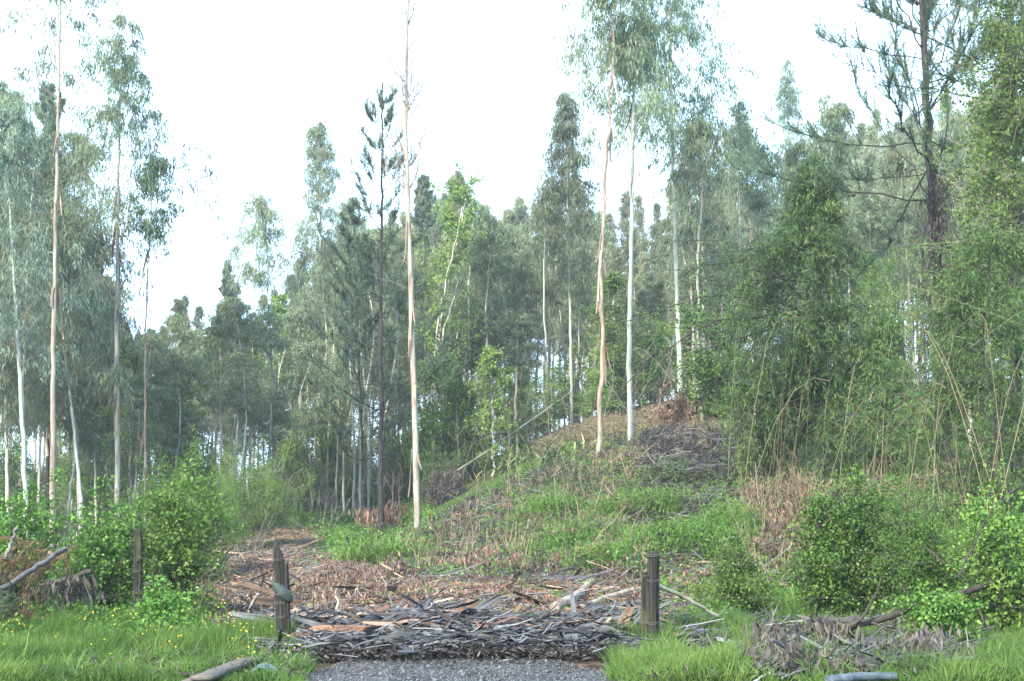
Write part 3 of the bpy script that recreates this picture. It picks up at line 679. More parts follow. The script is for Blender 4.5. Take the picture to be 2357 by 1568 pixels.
# pines
pine(50, 'dark-trunked young pine with upturned branch tips left of the leafless gum', 55, [(877, 1243), (877, 1000), (876, 700), (879, 400), (880, 190)], 11.5, .28, .975, 3.6, .85, .5, el=(8, 12), bend=.75, needleK=14, dead=30, ndl=34, nl=.19, top_el=8, perwhorl=5, wpow=.85, nw=.016)
pine(51, 'large dark pine with long drooping and rising limbs at the right', 36, [(2178, 1080), (2166, 750), (2155, 560), (2141, 380), (2131, 180), (2117, -60), (2105, -260)], 33, .47, .985, 3.7, .72, 1.0, el=(18, 24), bend=.3, needleK=32, dead=24, ndl=64, nl=.17, cones=14, perwhorl=4, nw=.013, wpow=.6)
pine(52, 'pine cut by the upper right corner with cones on its limbs', 33, [(2350, 1100), (2345, 700), (2337, 250), (2328, 0), (2320, -250)], 15, .62, .98, 3.2, .8, .6, el=(22, 22), bend=.2, needleK=16, dead=8, ndl=70, nl=.16, cones=8, nw=.013)
pine(53, 'bushy blue-green pine behind the tall tan gum at left', 60, [(110, 1190), (108, 700), (108, 400), (105, 188)], 9, .35, .97, 2.8, .75, .6, el=(25, 10), bend=.65, needleK=9, ndl=70, nl=.28, perwhorl=6, leaf='pine')
pine(54, 'small dark pointed conifer behind the leafless gum', 88, [(978, 1000), (978, 700), (977, 405)], 8, .3, .98, 2.7, .5, .2, el=(10, 8), bend=.3, needleK=10, ndl=40, nl=.3, perwhorl=7, nw=.035)
pine(55, 'small pine standing among the far gum tops left of the isolated crown', 95, [(522, 1080), (522, 800), (522, 608)], 6, .4, .98, 2.2, .6, .4, el=(30, 8), bend=.6, needleK=9, ndl=40, nl=.3, perwhorl=6, nw=.035)
pine(56, 'brownish young pine half hidden behind the dark-trunked pine', 62, [(838, 1180), (830, 900), (818, 640), (812, 470)], 5, .2, .95, 2.9, .85, .4, el=(5, 14), bend=.6, needleK=8, ndl=60, nl=.25, perwhorl=4)
# ------------------------------------------------------------------ broadleaf trees and big draped trees
broadleaf(60, 'bright green broadleaf tree with several pale stems in the middle of the slope', 62, [(1000, 1090), (1000, 900), (1020, 700), (1075, 440)], 9, .28, 2.0, 90, 6, 14, stems=3, LL=.13, LW=.09, prof=lambda q: .55 + .55 * np.sin(q * 3.1))
broadleaf(61, 'low bright yellow-green bush-like tree at the foot of the gum row in the centre', 58, [(1135, 1010), (1132, 930), (1130, 815)], 5, .12, 1.15, 50, 6, 14, LL=.12, LW=.09)
broadleaf(62, 'small green tree with two leaf clumps in front of the far forest at left', 66, [(478, 1100), (480, 950), (492, 860), (478, 780)], 4.5, .62, 1.1, 26, 6, 14, LL=.13, LW=.09)
broadleaf(63, 'thin green sapling below the isolated oval crown', 68, [(575, 1100), (578, 950), (582, 790)], 4, .5, .9, 24, 5, 12, LL=.13, LW=.09)
broadleaf(64, 'tall thin green tree with a bright narrow top left of the straight pale gum', 72, [(640, 1100), (640, 900), (650, 690)], 4.5, .55, 1.2, 34, 6, 13, LL=.13, LW=.09)
broadleaf(65, 'small rounded green crown beside the straight pale gum', 72, [(706, 1100), (706, 950), (712, 790)], 4, .7, .9, 22, 5, 13, LL=.13, LW=.09)
broadleaf(66, 'wide green tree on the mound between the tan and the blue-grey gum', 62, [(1420, 960), (1420, 850), (1410, 655)], 6, .12, 2.1, 80, 6, 14, LL=.12, LW=.085, leafm='feather')
broadleaf(67, 'green bush-like tree behind the airy gum trunk at left', 56, [(300, 1150), (300, 1000), (285, 800)], 6, .15, 1.7, 70, 6, 14, LL=.11, LW=.08)
broadleaf(68, 'green leafy tree right of the very thin gum at left', 60, [(425, 1120), (420, 980), (440, 840)], 5, .2, 1.3, 46, 6, 13, LL=.11, LW=.08)
broadleaf(69, 'dark round bush-like tree low in the forest edge left of the leaning log', 62, [(1050, 1040), (1050, 960), (1048, 890)], 5, .08, .9, 40, 6, 13, leafm='green_dk', LL=.11, LW=.08)
broadleaf(71, 'green leafy tree behind the mound right of the blue-grey gum', 64, [(1520, 940), (1520, 860), (1515, 790)], 5, .08, 1.5, 46, 6, 13, LL=.11, LW=.08, leafm='green_dk')
broadleaf(72, 'bright green crown seen through branches below the large dark pine', 40, [(2235, 1000), (2225, 850), (2210, 720)], 6, .3, 1.5, 44, 6, 14, LL=.10, LW=.07)
broadleaf(73, 'leafy green tree filling the upper right corner beside the pine', 30, [(2330, 1120), (2330, 700), (2320, 420), (2325, 130)], 9, .42, 1.9, 210, 7, 15, LL=.085, LW=.055, prof=lambda q: 1.0 - .35 * q, bark='darkstem')
broadleaf(74, 'green tree leaning in front of the upper right corner below the pine limbs', 33, [(2300, 1080), (2295, 800), (2290, 500), (2295, 250)], 7, .3, .95, 110, 7, 14, LL=.085, LW=.055, bark='darkstem')
broadleaf(75, 'orange-tinged light shrubby tree left of the bamboo-draped tree', 46, [(1745, 1000), (1735, 850), (1715, 640)], 5, .1, 1.25, 60, 6, 13, leafm='feather', LL=.09, LW=.04)
broadleaf(76, 'leafy green tree right behind the bamboo-draped tree', 50, [(2010, 980), (2010, 850), (2000, 600)], 6, .1, 1.7, 70, 6, 14, leafm='feather', LL=.10, LW=.06)

def draped(seed, label, D, px, top, foot, Rtop, Rmid, nculm, m, leafm, name='bamboo_draped_tree', dryfrac=.15, trunkw=16, xw=1.0, LL=.16, LW=.028, PR=([0, .15, .28, .35, .43, .52, .62, .72, .8, .9, 1], [.9, 1.0, .68, .36, .5, 1.05, .9, .52, .24, .16, .04])):
    rng = np.random.default_rng(seed)
    base = G(px, D); hgt = P(px, top, D)[2] - base[2]
    t = thing(name, label, 'tree', base)
    path = smooth_path(np.array([[0, 0, -.1], [.1, 0, hgt * .3], [-.1, 0, hgt * .6], [.2, 0, hgt]]), 30, rng, .02)
    s = np.linspace(0, 1, 30); b = Buf(); tubes(b, path[None], (trunkw * D / F / 2 * (1 - .85 * s) + .01)[None], 9, .5, rough=.15, rng=rng); b.obj('trunk', M['darkstem'], t, smooth=True)
    wood, dryw, lf = Buf(), Buf(), Buf()
    # boughs give the outline: narrow spire, wide middle, skirt
    nb = nculm; tt = rng.random(nb) ** 1.25; s_ = .12 + .88 * tt
    az = rng.random(nb) * 6.28; keep = vn(np.cos(az) * 1.6 + 5, s_ * 6 + np.sin(az) * 1.6, 1, seed % 7) > .50; s_ = s_[keep]; az = az[keep]; nb = len(s_)
    w = np.interp(s_, PR[0], PR[1]) * Rmid
    L = w * rng.uniform(.4, 1.2, nb) * (.55 + .9 * vn(np.cos(az) * 1.1 + 3, s_ * 5 + np.sin(az) * 1.1, 1, seed % 5 + 9)) * (1 + .3 * np.cos(az - 2.8) * np.exp(-((s_ - .52) / .1) ** 2))
    bp = branches(rng, trunk_fn(path)(s_), az, L * 1.25, np.radians(rng.normal(32, 16, nb)), rng.normal(-1.25, .35, nb), n=8, wob=.02)
    bp[..., 0] *= xw
    tubes(wood, bp, np.clip(.008 * L, .004, .03)[:, None] * np.linspace(1, .4, 8)[None], 4, .5)
    K = 7
    tb, tn = along(bp, .25 + .75 * rng.random((nb, K))); tb = tb.reshape(-1, 3); tn = tn.reshape(-1, 3); T = len(tb)
    td = norm(tn * .5 + rng.normal(size=(T, 3)) * .55 + np.array([0, 0, .1])); tl = rng.uniform(.3, .85, T)
    q = np.linspace(0, 1, 5)[None, :, None]
    tp = tb[:, None] + td[:, None] * tl[:, None, None] * q + np.array([0, 0, -1.]) * q ** 2 * tl[:, None, None] * .7
    tubes(wood, tp, .003, 3, .5)
    lp, lt = along(tp, rng.random((T, m)))
    lp = lp.reshape(-1, 3) + rng.normal(size=(T * m, 3)) * .06; ld = lt.reshape(-1, 3) * .5 + rng.normal(size=(T * m, 3)) * .6 + np.array([0, 0, -.35])
    leaves(lf, lp, ld, LL * rng.uniform(.6, 1.3, T * m), LW, clumprnd(rng, T, m), rng)
    # arching and hanging canes
    nc = int(nculm * .07); a = rng.random(nc) * 6.28; r = Rmid * rng.uniform(.3, 1.15, nc)
    z1 = hgt * rng.uniform(.2, .62, nc)
    c0 = np.stack([r * np.cos(a) * xw, r * np.sin(a), z1 * 0 - .1], -1); c0[:, 2] = 0
    c0[:, 2] = height(c0[:, 0] + base[0], c0[:, 1] + base[1]) - base[2] - .05
    c2 = np.stack([r * np.cos(a + .7) * .9 * xw, r * np.sin(a + .7) * .9, z1], -1); c1 = (c0 + c2) / 2; c1[:, 2] = z1 * 1.25
    q = np.linspace(0, 1, 9)[None, :, None]
    cp = c0[:, None] * (1 - q) ** 2 + 2 * c1[:, None] * q * (1 - q) + c2[:, None] * q ** 2 + rng.normal(size=(nc, 9, 3)) * .05 * q
    tubes(dryw, cp, rng.uniform(.004, .009, (nc, 1)) * np.ones((1, 9)), 4, rng.random(nc))
    lp, lt = along(cp, .25 + .75 * rng.random((nc, 60))); lp = lp.reshape(-1, 3) + rng.normal(size=(nc * 60, 3)) * .12
    leaves(lf, lp, rng.normal(size=(nc * 60, 3)) * .6 + [0, 0, -.3], LL * .9, LW, clumprnd(rng, nc, 60), rng)
    wood.obj('branches', M['darkstem'], t); dryw.obj('bamboo_canes', M['dry'], t); lf.obj('foliage', M[leafm], t)
    return t
HUMP = ([0, .3, .6, .85, 1], [.9, 1, .8, .5, .15])
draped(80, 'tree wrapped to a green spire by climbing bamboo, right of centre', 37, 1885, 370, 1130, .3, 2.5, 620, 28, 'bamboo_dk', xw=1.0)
draped(81, 'lower hump of climbing bamboo right of the wrapped spire tree', 36, 2040, 720, 1130, .3, 1.2, 130, 24, 'bamboo', name='bamboo_thicket', trunkw=6, PR=HUMP)
draped(82, 'low skirt of climbing bamboo left of the wrapped spire tree', 38, 1745, 820, 1130, .3, 0.8, 60, 22, 'bamboo', name='bamboo_thicket', trunkw=6, PR=HUMP)
draped(83, 'mass of climber and dry bamboo canes hanging over the right edge', 27, 2290, 520, 1180, .3, 1.6, 260, 22, 'bamboo', name='bamboo_thicket', trunkw=8, PR=HUMP, LL=.12, LW=.022)

# dry bamboo canes arching over the thicket at the right
def canes(seed, label, D, x0, x1, ytop, n, loc_px, leafn=0, name='dry_bamboo_clump'):
    rng = np.random.default_rng(seed); base = G(loc_px, D); b = Buf(); t = thing(name, label, 'bamboo', base)
    px0 = rng.uniform(x0, x1, n); yt = rng.uniform(ytop[0], ytop[1], n); Dn = D + rng.normal(size=n) * 1.0
    px1 = px0 + rng.normal(size=n) * 130; pth = []
    for i in range(n):
        a = G(px0[i], Dn[i]); c = P(px1[i], yt[i], Dn[i]); e = c + np.array([rng.normal() * 1.0, rng.normal() * .5, -rng.uniform(.2, 1.8)])
        m_ = (a + c) / 2 + np.array([rng.normal() * .25, 0, (c[2] - a[2]) * .25])
        q = np.linspace(0, 1, 14); bz = np.array([np.interp(q, [0, .35, .75, 1], [a[k], m_[k], c[k], e[k]]) for k in range(3)]).T
        for _ in range(4): bz[1:-1] = (bz[:-2] + bz[1:-1] * 2 + bz[2:]) / 4
        pth.append(bz - base)
    pth = np.array(pth); tubes(b, pth, rng.uniform(.003, .008, (n, 1)) * np.linspace(1, .4, 14)[None], 5, rng.random(n))
    tb, tt = along(pth, rng.uniform(.3, 1, (n, 8))); tb = tb.reshape(-1, 3); td = rng.normal(size=tb.shape) * .25 + [0, 0, -.15]
    tubes(b, np.stack([tb, tb + td * .6, tb + td + [0, 0, -.08]], 1), .003, 3, .5)
    b.obj('canes', M['dry'], t)
    if leafn:
        lf = Buf(); lp, _ = along(pth, .3 + .7 * rng.random((n, leafn))); lp = lp.reshape(-1, 3) + rng.normal(size=(n * leafn, 3)) * .12
        leaves(lf, lp, rng.normal(size=(n * leafn, 3)) * .6 + [0, 0, -.4], .13, .02, clumprnd(rng, n, leafn), rng); lf.obj('foliage', M['bamboo'], t)
    return t
canes(90, 'tall pale dry bamboo canes arching in front of the right-edge climber mass', 26, 2170, 2360, (560, 950), 13, 2270, 60)
canes(91, 'lower tangle of dry tan canes left of the right-edge climber mass', 28, 2080, 2260, (860, 1100), 14, 2170, 30)
canes(92, 'few thin straight dry canes standing in front of the bamboo-draped tree', 33, 1740, 2040, (900, 1090), 5, 1850, 0)
# dead creeper hanging on the pine
rng = np.random.default_rng(93); b = Buf(); lf = Buf()
for i in range(80):
    s = P(2165 + rng.normal() * 26, rng.uniform(380, 760), 35.7); e = s + np.array([rng.normal() * .3, rng.normal() * .1, -rng.uniform(.5, 1.9)])
    mm = (s + e) / 2 + rng.normal(size=3) * .15; tubes(b, smooth_path([s, mm, e], 8)[None] - P(2165, 760, 35.7), .008, 4, rng.random())
    n = 26; q = rng.random((n, 1)); lp = s * (1 - q) + e * q + rng.normal(size=(n, 3)) * .07 - P(2165, 760, 35.7)
    leaves(lf, lp, rng.normal(size=(n, 3)) * .3 + [0, 0, -1], .16, .035, rng.random(n) * .6, rng)
t = thing('dead_creeper', 'withered brown creeper hanging down the trunk of the large dark pine', 'creeper', P(2165, 760, 35.7)); b.obj('stems', M['darkstem'], t); lf.obj('foliage', M['dryleaf_grey'], t)

# ------------------------------------------------------------------ the far forest: every tree a thing, meshes shared
SX = [-200, 0, 60, 120, 180, 215, 260, 330, 365, 390, 420, 440, 465, 490, 505, 525, 560, 600, 640, 670, 700, 760, 800, 840, 900, 960, 1045, 1080, 1120, 1150, 1185, 1215, 1235, 1255, 1300, 1350, 1400, 1500, 1600, 1650, 1700, 1740, 1770, 1812, 1850, 1900, 1950, 2000, 2100, 2200, 2357, 2600]
SY = [420, 430, 420, 430, 520, 640, 700, 690, 690, 600, 700, 690, 600, 690, 690, 640, 680, 690, 630, 600, 560, 500, 460, 500, 470, 470, 380, 470, 510, 470, 400, 470, 480, 430, 420, 450, 480, 470, 430, 420, 330, 400, 460, 380, 400, 350, 300, 300, 270, 260, 240, 240]
def far_proto(seed, i):
    rng = np.random.default_rng(seed); Hh = 20.
    t = thing('gum_tree', 'x', 'tree', (0, 0, 0), 'gum trees of the dense forest on the ridge')
    path = smooth_path([[0, 0, -.3], [rng.normal() * .12, rng.normal() * .12, 7], [rng.normal() * .2, rng.normal() * .2, 14], [rng.normal() * .15, 0, Hh]], 16, rng, .03)
    s = np.linspace(0, 1, 16); b = Buf(); tubes(b, path[None], (.125 * (1 - .85 * s))[None], 7, .5); b.obj('trunk', M['farbark'], t, smooth=True)
    wood, lf = Buf(), Buf()
    gum_crown(rng, path, .11, [.34, .56, .42, .62, .38, .50, .46][i], .998, [1.35, 1.2, 1.5, 1.1, 1.3, 1.45, 1.25][i], 96, 6, 16, wood, lf, LL=.26, LW=.046, tw0=.2, jit=.10, prof=lambda t: np.minimum(1, .5 + t * 2) * (1 - t) ** .85 + .04, el=(38, 14), hang=1.0, q0=.2)
    twigs_on(rng, path, .06, .5, 22, 1.2, wood, el=20, r=.012)
    wood.obj('branches', M['twig'], t); lf.obj('crown', M['gum_far'], t)
    return t
protos = [far_proto(200 + i, i) for i in range(7)]
rng = np.random.default_rng(9)
spots = []
for row, D in enumerate([70, 74, 78, 82, 86, 91, 96, 102, 108]):
    step = [118, 105, 92, 80, 76, 72, 68, 66, 64][row]
    for px in np.arange(-90 + (row % 2) * step / 2, 2460, step):
        x = px + rng.normal() * step * .2
        if row < 3 and (540 < x < 620 or 1180 < x < 1330): continue
        if row < 2 and (240 < x < 420): continue
        spots.append((x, D + rng.normal() * 1.2, row))
used = [False] * 7
for k, (x, D, row) in enumerate(spots):
    back = sstep(2, 7, row)
    top = np.interp(x, SX, SY) + (1 - back) * rng.uniform(40, 230) + back * (rng.uniform(-45, 70) if x > 700 else rng.uniform(-8, 100))
    g = G(x, D); Hh = max(5., P(x, top, D)[2] - g[2])
    lab = ['nearer', 'deeper'][int(row > 4)] + ' gum tree of the dense ridge forest, ' + ('behind the massed trees at left' if x < 240 else 'between airy gum and isolated crown' if x < 585 else 'left of the dark pine' if x < 877 else 'between dark pine and leaning log' if x < 1310 else 'behind the grassy mound' if x < 1680 else 'behind the bamboo-draped tree' if x < 2080 else 'behind the large dark pine')
    i = int(rng.integers(7)); rz = rng.random() * 6.28; sc = (rng.uniform(.85, 1.2) * min(1.15, (Hh / 20) ** .5), ) * 2 + (Hh / 20,)
    if not used[i]:
        used[i] = True; o = protos[i]; o.location = g; o.rotation_euler = (0, 0, rz); o.scale = sc; o['label'] = lab
    else: dup(protos[i], g, rz, sc, lab)

# saplings and undergrowth trees in front of it
sp = []
for i, (lm, LL, LW) in enumerate([('green', .13, .09), ('feather', .12, .05), ('green_dk', .12, .08), ('feather', .10, .05)]):
    rng2 = np.random.default_rng(300 + i)
    t = thing('sapling', 'x', 'sapling', (0, 0, 0), 'leafy saplings along the forest edge'); wd_, lf = Buf(), Buf()
    shrub_geo(rng2, 1.1, 1.1, 4.2, 9, 7, 12, LL, LW, z0=.2, spread=.85, wood=wd_, leaf=lf, stem=.022, sub=9, base_r=.15, twl=.45, jit=.09)
    wd_.obj('stems', M['twig'], t); lf.obj('foliage', M[lm], t); sp.append(t)
used = [False] * 4
for k in range(112):
    u = rng.random()
    if u < .6: x = rng.uniform(-20, 1180); D = rng.uniform(56, 76)
    elif u < .8: x = rng.uniform(1180, 1700); D = rng.uniform(60, 72)
    else: x = rng.uniform(1640, 2400); D = rng.uniform(48, 66)
    if 640 < x < 1000 and D < 64: D += 10
    if k >= 74: x = rng.uniform(-60, 330); D = rng.uniform(62, 84)
    g = G(x, D); i = int(rng.integers(4)); sc = rng.uniform(.45, 1.25); zz = rng.uniform(.6, 1.5)
    lab = ['bright green leafy sapling', 'light feathery sapling', 'dark green leafy sapling', 'small feathery sapling'][i] + (' at the forest edge, left of the dark pine' if x < 877 else ' at the forest edge behind the leaning log' if x < 1310 else ' behind the grassy mound' if x < 1680 else ' around the bamboo-draped tree')
    if not used[i]: used[i] = True; o = sp[i]; o.location = g; o.scale = (sc, sc, sc * zz); o['label'] = lab
    else: dup(sp[i], g, rng.random() * 6.28, (sc, sc, sc * zz), lab)
# thin pale poles with small tops standing in front of the dense forest
pp = []
for i in range(4):
    rng2 = np.random.default_rng(330 + i); Hh = 14.
    t = thing('pole_gum', 'x', 'tree', (0, 0, 0), 'thin pale young gums in front of the ridge forest')
    path = smooth_path([[0, 0, -.3], [rng2.normal() * .12, 0, 4], [rng2.normal() * .3, 0, 9], [rng2.normal() * .45, 0, Hh]], 18, rng2, .014)
    s_ = np.linspace(0, 1, 18); b = Buf(); tubes(b, path[None], (.075 * (1 - .8 * s_))[None], 7, .5); b.obj('trunk', M['gumbark_b' if i % 2 else 'gumbark'], t, smooth=True)
    wood, lf = Buf(), Buf(); gum_crown(rng2, path, .08, [.6, .7, .5, .8][i], .998, 1.1, 34, 5, 16, wood, lf, LL=.24, LW=.045, el=(40, 14), hang=1.0, tw0=.12, jit=.12)
    twigs_on(rng2, path, .1, .6, 26, 1.1, wood, el=30, r=.010); wood.obj('branches', M['twig'], t); lf.obj('crown', M['gum'], t); pp.append(t)
used = [False] * 4
for k in range(138):
    x = rng.uniform(140, 1330) if k < 106 else rng.uniform(1600, 2330); D = (rng.uniform(63, 76) if k % 3 or x > 640 else rng.uniform(55, 60)) if x < 1330 else rng.uniform(56, 68)
    g = G(x, D); i = int(rng.integers(4)); hh = rng.uniform(.45, 1.05) * (.68 if x < 720 else .9); sc = (rng.uniform(.8, 1.2),) * 2 + (hh,)
    lab = 'thin pale young gum with a small top ' + ('behind the brambles at left' if x < 500 else 'left of the dark pine' if x < 877 else 'between dark pine and leaning log' if x < 1330 else 'around the bamboo-draped tree' if x < 2080 else 'behind the large dark pine')
    if not used[i]: used[i] = True; o = pp[i]; o.location = g; o.scale = sc; o['label'] = lab
    else: dup(pp[i], g, rng.random() * 6.28, sc, lab)
# bare brushwood thickets between the trunks
bw = Buf(); n = 900
x = rng.uniform(-50, 2400, n); D = rng.uniform(56, 84, n); X = (x - W / 2) * D * CP / F; bz = np.stack([X, D, height(X, D)], -1)
bp = branches(rng, bz, rng.random(n) * 6.28, rng.uniform(1.2, 4.5, n), np.radians(rng.normal(72, 16, n)), rng.normal(0, .5, n), n=7, wob=.02)
tubes(bw, bp, rng.uniform(.008, .02, (n, 1)) * np.linspace(1, .3, 7)[None], 3, .5)
tb, tt = along(bp, rng.uniform(.25, 1, (n, 5))); tb = tb.reshape(-1, 3); td = norm(tt.reshape(-1, 3) + rng.normal(size=tb.shape) * .7) * rng.uniform(.3, 1.1, (len(tb), 1))
tubes(bw, np.stack([tb, tb + td * .5, tb + td], 1), .006, 3, .5)
tag(bw.obj('brushwood', M['twig']), 'bare grey brushwood tangled between the forest trunks', 'brushwood', kind='stuff')
# ------------------------------------------------------------------ ground cover
def hit(px, py, lift=0.):
    d = P(px, py, 1.0) - np.array([0, 0, ZC])
    Y = np.concatenate([np.arange(13.5, 40, .04), np.arange(40, 130, .2)])
    q = np.array([0, 0, ZC]) + d[None] * Y[:, None]
    k = np.argmax(q[:, 2] <= height(q[:, 0], q[:, 1]) + lift)
    return q[k] if k > 0 else q[-1]
def scatter(rng, n, x0, x1, D0, D1, w=None):
    out = []
    tot = 0
    for _ in range(60):
        D = np.sqrt(rng.uniform(D0 ** 2, D1 ** 2, n)); x = rng.uniform(x0, x1, n)
        X = (x - W / 2) * D * CP / F; p = np.stack([X, D, height(X, D)], -1)
        if w is not None:
            px, py = proj(p); p = p[rng.random(n) < w(px, py)]
        out.append(p); tot += len(p)
        if tot >= n: break
    return np.concatenate(out)[:n] if out else np.zeros((0, 3))
def blades(b, rng, p, L, Wd, lean=.35, droop=.25, groups=1):
    n = len(p); d = rng.normal(size=(n, 3)) * lean; d[:, 2] = 1
    c = vn(p[:, 0], p[:, 1], .5, 4) * .7 + rng.random(n) * .4 - .05
    leaves(b, p - np.array([0, 0, .02]), d, L, Wd, np.clip(c, 0, 1), rng, fold=.06, droop=droop)
box = lambda a, b_, c, d, e=20, f=12: (lambda px, py: sstep(a, a + e, px) * sstep(b_, b_ - e, px) * sstep(c, c + f, py) * sstep(d, d - f, py))
rng = np.random.default_rng(11)
# meadow grass on both verges
b = Buf()
edgeL = lambda py: 705 + 22 * np.sin(py * .21) * np.cos(py * .083) - np.clip(1500 - py, 0, 90) * 2.3
p = scatter(rng, 70000, -60, 730, 14.4, 19.5, lambda px, py: sstep(edgeL(py) + 12, edgeL(py) - 25, px) * sstep(1405, 1430, py + 18 * np.sin(px / 60)))
L = (.10 + .42 * vn(p[:, 0], p[:, 1], .45, 5) ** 1.3) * rng.uniform(.5, 1.5, len(p)) * (.7 + .3 * sstep(15.2, 17, p[:, 1]))
blades(b, rng, p, L, .011, lean=.3)
p = scatter(rng, 26000, 1400, 1720, 14.6, 20.5, lambda px, py: sstep(1400, 1470, px + (py - 1500) * .3 + 35 * np.sin(py * .17)) * sstep(1440, 1470, py))
blades(b, rng, p, rng.uniform(.08, .5, len(p)) * (.4 + .9 * vn(p[:, 0], p[:, 1], .4, 25)), .011)
p = scatter(rng, 44000, 1600, 2420, 14.4, 22.5, lambda px, py: .25 + .75 * np.maximum(sstep(2050, 2150, px) * sstep(1440, 1490, py), vn(px, py, 60, 6) > .55) )
blades(b, rng, p, rng.uniform(.08, .5, len(p)) * (.4 + .9 * vn(p[:, 0], p[:, 1], .4, 26)), .011)
tag(b.obj('meadow_grass', M['grass']), 'tall bright green grass on the verges either side of the driveway mouth', 'grass', kind='stuff')
# lush bamboo-like grass on the mound and path
b = Buf()
mound = lambda px, py: (sstep(1150, 1290, px) * sstep(1790, 1700, px) * sstep(1085, 1125, py) * sstep(1320, 1296, py + 14 * np.sin(px / 45))) * (.12 + .88 * (vn(px, py * 2, 60, 7) > .43))
def scat_h(n, D0, D1):
    p = scatter(rng, n * 3, 1130, 1800, D0, D1, lambda px, py: sstep(1130, 1220, px) * sstep(1800, 1730, px) * sstep(1085, 1115, py) * sstep(1325, 1300, py + 14 * np.sin(px / 45)))
    k = rng.random(len(p)) < .05 + .95 * sstep(.42, .8, humpw(p[:, 0], p[:, 1]) + .35 * (vn(p[:, 0], p[:, 1], .8, 41) - .5)); return p[k][:n]
p = scat_h(72000, 24, 48)
hump = vn(p[:, 0], p[:, 1], 1.6, 8)
L = (.10 + .50 * hump) * rng.uniform(.6, 1.3, len(p)); blades(b, rng, p, L, .02, lean=.6, droop=.4)
path_w = lambda px, py: sstep(60, 25, np.abs(px - (700 + (1310 - py) * 1.25) - 10)) * sstep(1330, 1312, py) * sstep(1165, 1190, py)
p = scatter(rng, 26000, 640, 940, 26, 60, path_w); blades(b, rng, p, rng.uniform(.05, .16, len(p)), .02, lean=.5)
p = scatter(rng, 24000, 900, 1450, 26, 56, lambda px, py: (.2 + .8 * (vn(px, py * 2, 40, 9) > .5)) * sstep(1310, 1290, py)); blades(b, rng, p, rng.uniform(.07, .28, len(p)), .018, lean=.6, droop=.4)
p = scatter(rng, 50000, -40, 1000, 27, 80, lambda px, py: .7 * sstep(1215, 1190, py + 60 * sstep(420, 470, px) * sstep(760, 700, px) * 0)); blades(b, rng, p, rng.uniform(.1, .4, len(p)), .025, lean=.6, droop=.4)
p = scatter(rng, 22000, 1720, 2420, 20, 46, lambda px, py: .1 + .5 * (vn(px, py * 2, 50, 10) > .55)); blades(b, rng, p, rng.uniform(.08, .3, len(p)), .016, lean=.6, droop=.4)
tag(b.obj('hillside_grass', M['grass_lush']), 'lush tangled green grass covering the mound, path and slope', 'grass', kind='stuff')
def tussocks(b, rng, c, nb, L, wd_=.010, spread=.12, el=(1.15, .3), bend=(-1.5, .5)):
    n = len(c); M_ = n * nb
    b0 = np.repeat(c, nb, 0) + rng.normal(size=(M_, 3)) * [spread, spread, 0]
    pp_ = branches(rng, b0, rng.random(M_) * 6.28, np.repeat(L, nb) * rng.uniform(.5, 1.25, M_), rng.normal(el[0], el[1], M_), rng.normal(bend[0], bend[1], M_), n=5, wob=.01)
    tan = norm(np.gradient(pp_, axis=1)); sd = norm(np.cross(tan, [0, 0, 1.]) + 1e-4); w_ = (wd_ * np.array([.8, 1, .85, .55, .1]))[None, :, None]
    v = np.stack([pp_ - sd * w_, pp_ + sd * w_], 2).reshape(M_, 10, 3)
    tri = np.array([[i * 2, i * 2 + 1, i * 2 + 3] for i in range(4)] + [[i * 2, i * 2 + 3, i * 2 + 2] for i in range(4)])
    b.add(v, (tri[None] + (np.arange(M_) * 10)[:, None, None]).reshape(-1, 3), np.repeat(clumprnd(rng, n, nb, .3), 10))
b = Buf()
c = scat_h(640, 24, 50)
tussocks(b, rng, c, 40, rng.uniform(.25, .75, len(c)), .009, .24, el=(1.0, .4))
lp = np.repeat(c, 60, 0) + rng.normal(size=(len(c) * 60, 3)) * [.25, .25, .12] + [0, 0, .22]
leaves(b, lp, rng.normal(size=lp.shape) * .7 + [0, 0, .2], .13 * rng.uniform(.6, 1.3, len(lp)), .018, clumprnd(rng, len(c), 60), rng)
c = scatter(rng, 160, 900, 1500, 26, 54, None); tussocks(b, rng, c, 22, rng.uniform(.2, .6, len(c)), .011)
c = scatter(rng, 150, 1780, 2380, 20, 40, None); tussocks(b, rng, c, 24, rng.uniform(.2, .7, len(c)), .010)
tag(b.obj('grass_tussocks', M['grass_lush']), 'arching ragged tussocks of bamboo grass over the mound', 'grass', kind='stuff')
b = Buf(); c = scatter(rng, 170, -40, 690, 14.6, 19, lambda px, py: sstep(edgeL(py), edgeL(py) - 40, px) * sstep(1415, 1440, py)); tussocks(b, rng, c, 26, rng.uniform(.25, .6, len(c)), .006, .08)
c = scatter(rng, 110, 1430, 2400, 14.8, 19, lambda px, py: sstep(1440, 1480, py) * .7 * ((px < 1620) | (px > 2080))); tussocks(b, rng, c, 26, rng.uniform(.2, .5, len(c)), .006, .08)
tag(b.obj('verge_tussocks', M['grass']), 'longer arching grass tufts standing out of the verges', 'grass', kind='stuff')
